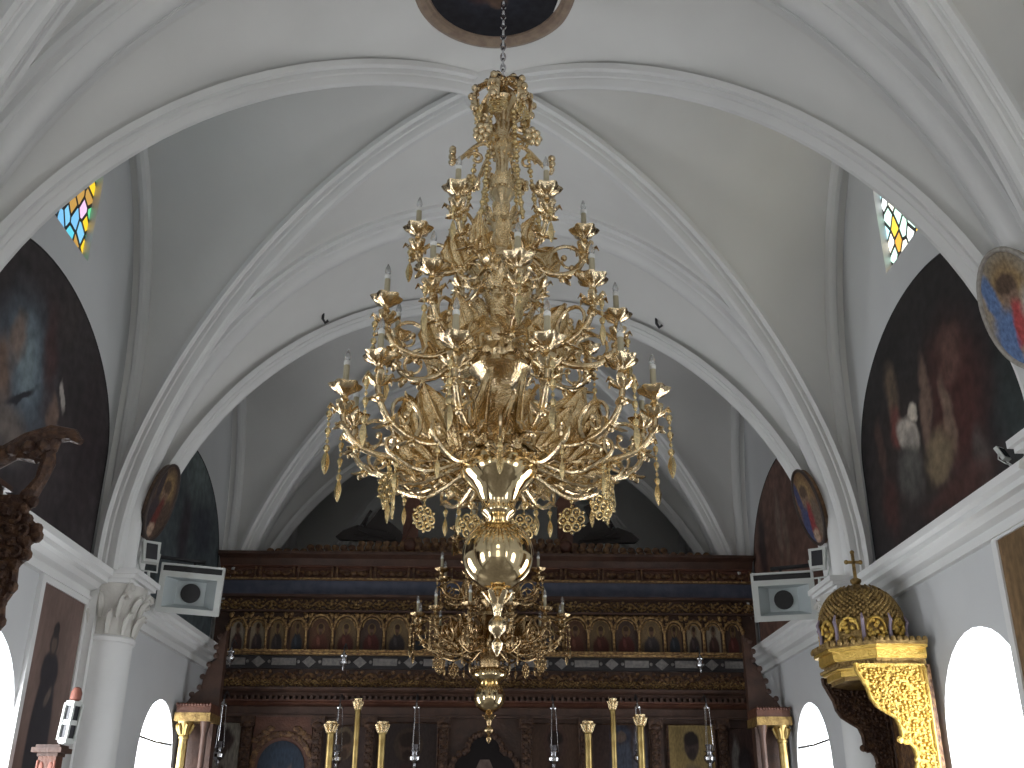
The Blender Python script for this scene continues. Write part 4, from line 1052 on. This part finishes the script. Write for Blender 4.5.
# ------------------------------------------------------------------ loudspeakers, floodlights, small fittings
def speaker(x, y, z, yaw, pitch, roll, sg, label):
    t = thing('loudspeaker', label, 'loudspeaker', (x, y, z), (math.radians(pitch), math.radians(roll), math.radians(yaw)), 'white loudspeakers on the piers')
    w, h, d = .30, .20, .30; b = .055
    k = M()
    k.box(-w, -w + b, -d / 2, d / 2, -h, h).box(w - b, w, -d / 2, d / 2, -h, h).box(-w + b, w - b, -d / 2, d / 2, -h, -h + b).box(-w + b, w - b, -d / 2, d / 2, h - b, h).box(-w + b, w - b, d / 2 - .02, d / 2, -h + b, h - b)
    k.build('cabinet', white_pl, t)
    iw, ih, q, r = w - b, h - b, .14, -.005
    k = M()
    rows = [[(-iw, -d / 2 + .01, -ih), (iw, -d / 2 + .01, -ih), (iw, -d / 2 + .01, ih), (-iw, -d / 2 + .01, ih), (-iw, -d / 2 + .01, -ih)], [(-q, .03, -.115), (q, .03, -.115), (q, .03, .115), (-q, .03, .115), (-q, .03, -.115)]]
    k.sheet(rows).box(-q, q, .03, .04, -.115, .115).build('horn', grey_pl, t, fix=False)
    M().lathe([(.095, .0), (.095, .02)], 28, mtx=Matrix.Translation((.0, .028, 0)) @ Matrix.Rotation(PI / 2, 4, 'X')).build('throat', black, t)
    M().box(-w, w, -d / 2, d / 2, h + .055, h + .075).box(-w, -w + .02, -d / 2, d / 2, h, h + .055).box(w - .02, w, -d / 2, d / 2, h, h + .055).build('mounting_frame', white_pl, t)
    k = M().box(-w + .02, w - .02, -d / 2 + .03, d / 2, h, h + .052); k.build('gap_shadow', black, t)  # shade of the slot under the frame, put in as a black block
    k = M().tube([(sg * -.1, .05, h + .11), (sg * .45, .05, h + .13)], .02, 8).tube([(0, .05, h + .07), (0, .05, h + .11)], .015, 6); k.build('bracket', iron, t)
    return t
speaker(-2.93, 10.25, 3.77, 13, 12, 2, -1, 'white boxy loudspeaker with a black round throat below the dark brown oval icon')
speaker(2.98, 10.25, 3.76, -13, 12, -1, 1, 'white boxy loudspeaker with a black round throat above the gilded throne, before the iconostasis')

def flood(x, y, z, yaw, label, grp, s=1., pitch=20, back=(0, 0, 0)):
    t = thing('floodlight', label, 'floodlight', (x, y, z), (math.radians(pitch), 0, math.radians(yaw)), grp)
    M().prism([(-.10 * s, -.15 * s), (.10 * s, -.15 * s), (.12 * s, .15 * s), (-.12 * s, .15 * s)], XZ(0), 0, .08 * s).build('housing', white_pl, t)
    M().box(-.075 * s, .075 * s, -.006, .005, -.11 * s, .11 * s).build('lens', lampglass, t)
    M().tube([(-.13 * s, .04 * s, 0), (-.13 * s, .12 * s, -.1 * s), (-.11 * s, .06 * s, -.26 * s), (.11 * s, .06 * s, -.26 * s), (.13 * s, .12 * s, -.1 * s), (.13 * s, .04 * s, 0)], .012 * s, 6).tube([(0, .06 * s, -.26 * s), (0, .05 * s, -.40 * s)], .02 * s, 6).build('stirrup', white_pl, t)
flood(-3.12, 9.5, 4.0, 35, 'white floodlight on the pier ledge below the dark brown oval icon', 'floodlights on the pier ledges', .7, pitch=-12)
flood(3.12, 9.5, 4.0, -35, 'white floodlight on the pier ledge below the oval icon with the red robe', 'floodlights on the pier ledges', .7, pitch=-12)
flood(3.33, 6.17, 3.86, 30, 'small white spotlight standing on the cornice at the frame edge before the painting', None, .33, pitch=-25)

# wooden pedestal and lantern before the monk painting
t = thing('pedestal', 'reddish brown wooden pedestal with a moulded top below the painting of the dark robed figure', 'pedestal', (-3.19, 8.15, 0))
t.scale = (.68, .68, .99)
M().box(-.15, .15, -.15, .15, 0, .12).box(-.12, .12, -.12, .12, .12, .2).box(-.095, .095, -.095, .095, .2, 2.13).build('post', wood_red, t)
k = M()
for s in (-1, 1):
    for z in [2.05 - .1 * i for i in range(12)]: k.ball((s * .05, -.095, z), .03, 7, 5, (1, .5, 1.4))
    k.tube([(s * .09, -.098, 2.1), (s * .09, -.098, .3)], .014, 6)
k.build('carving', rust, t)
M().box(-.11, .11, -.11, .11, 2.13, 2.155).box(-.16, .16, -.16, .16, 2.155, 2.19).box(-.13, .13, -.13, .13, 2.19, 2.21).build('top', wood, t)
t = thing('lantern', 'narrow white framed lantern with dark panes and a rust red cap, beside the column', 'lantern', (-3.09, 8.12, 2.195), (0, math.radians(5), math.radians(-25)))
t.scale = (.74, .74, .80)
k = M(); a, h = .055, .36
for sx in (-1, 1):
    for sy in (-1, 1): k.box(sx * a - .012, sx * a + .012, sy * a - .012, sy * a + .012, 0.03, h)
for z in (.03, .19, h): k.box(-a, a, -a, a, z - .022, z + .022)
k.prism([(-.055, .03), (.055, .03), (.03, 0), (-.03, 0)], XZ(-.055), 0, .11)
k.build('frame', white_pl, t)
M().box(-.045, .045, -.045, .045, .05, h - .02).build('panes', lampglass, t)
M().lathe([(.03, h + .02), (.055, h + .04), (.055, h + .10), (.035, h + .14), (.01, h + .15)], 14).build('cap', rust, t)

# ------------------------------------------------------------------ camera, world, view
cam = bpy.data.cameras.new('camera'); co = bpy.data.objects.new('camera', cam); COL.objects.link(co)
cam.sensor_width = 36; cam.lens = 1030 / 1024 * 36; cam.clip_end = 100; cam.clip_start = .05
th_, ps, ro = math.radians(23.6), math.radians(1.16), math.radians(.28)
fw = Vector((S_(ps) * C_(th_), C_(ps) * C_(th_), S_(th_))); r0 = Vector((C_(ps), -S_(ps), 0)); u0 = r0.cross(fw)
R_ = r0 * C_(ro) + u0 * S_(ro); U_ = u0 * C_(ro) - r0 * S_(ro)
mt = Matrix((R_, U_, -fw)).transposed().to_4x4(); mt.translation = Vector((.04, 0, 1.6))
co.matrix_world = mt
SC.camera = co
w = bpy.data.worlds.new('world'); SC.world = w; w.use_nodes = True
w.node_tree.nodes['Background'].inputs[0].default_value = (.75, .85, 1, 1); w.node_tree.nodes['Background'].inputs[1].default_value = .4
SC.view_settings.view_transform = 'Standard'; SC.view_settings.look = 'None'
SC.view_settings.exposure = 0.14; SC.view_settings.gamma = 1
SC.view_settings.use_curve_mapping = False
SC.cycles.use_denoising = True
SC.cycles.max_bounces = 10; SC.cycles.diffuse_bounces = 6; SC.cycles.glossy_bounces = 4
SC.cycles.caustics_reflective = False; SC.cycles.caustics_refractive = False
SC.cycles.sample_clamp_indirect = 4
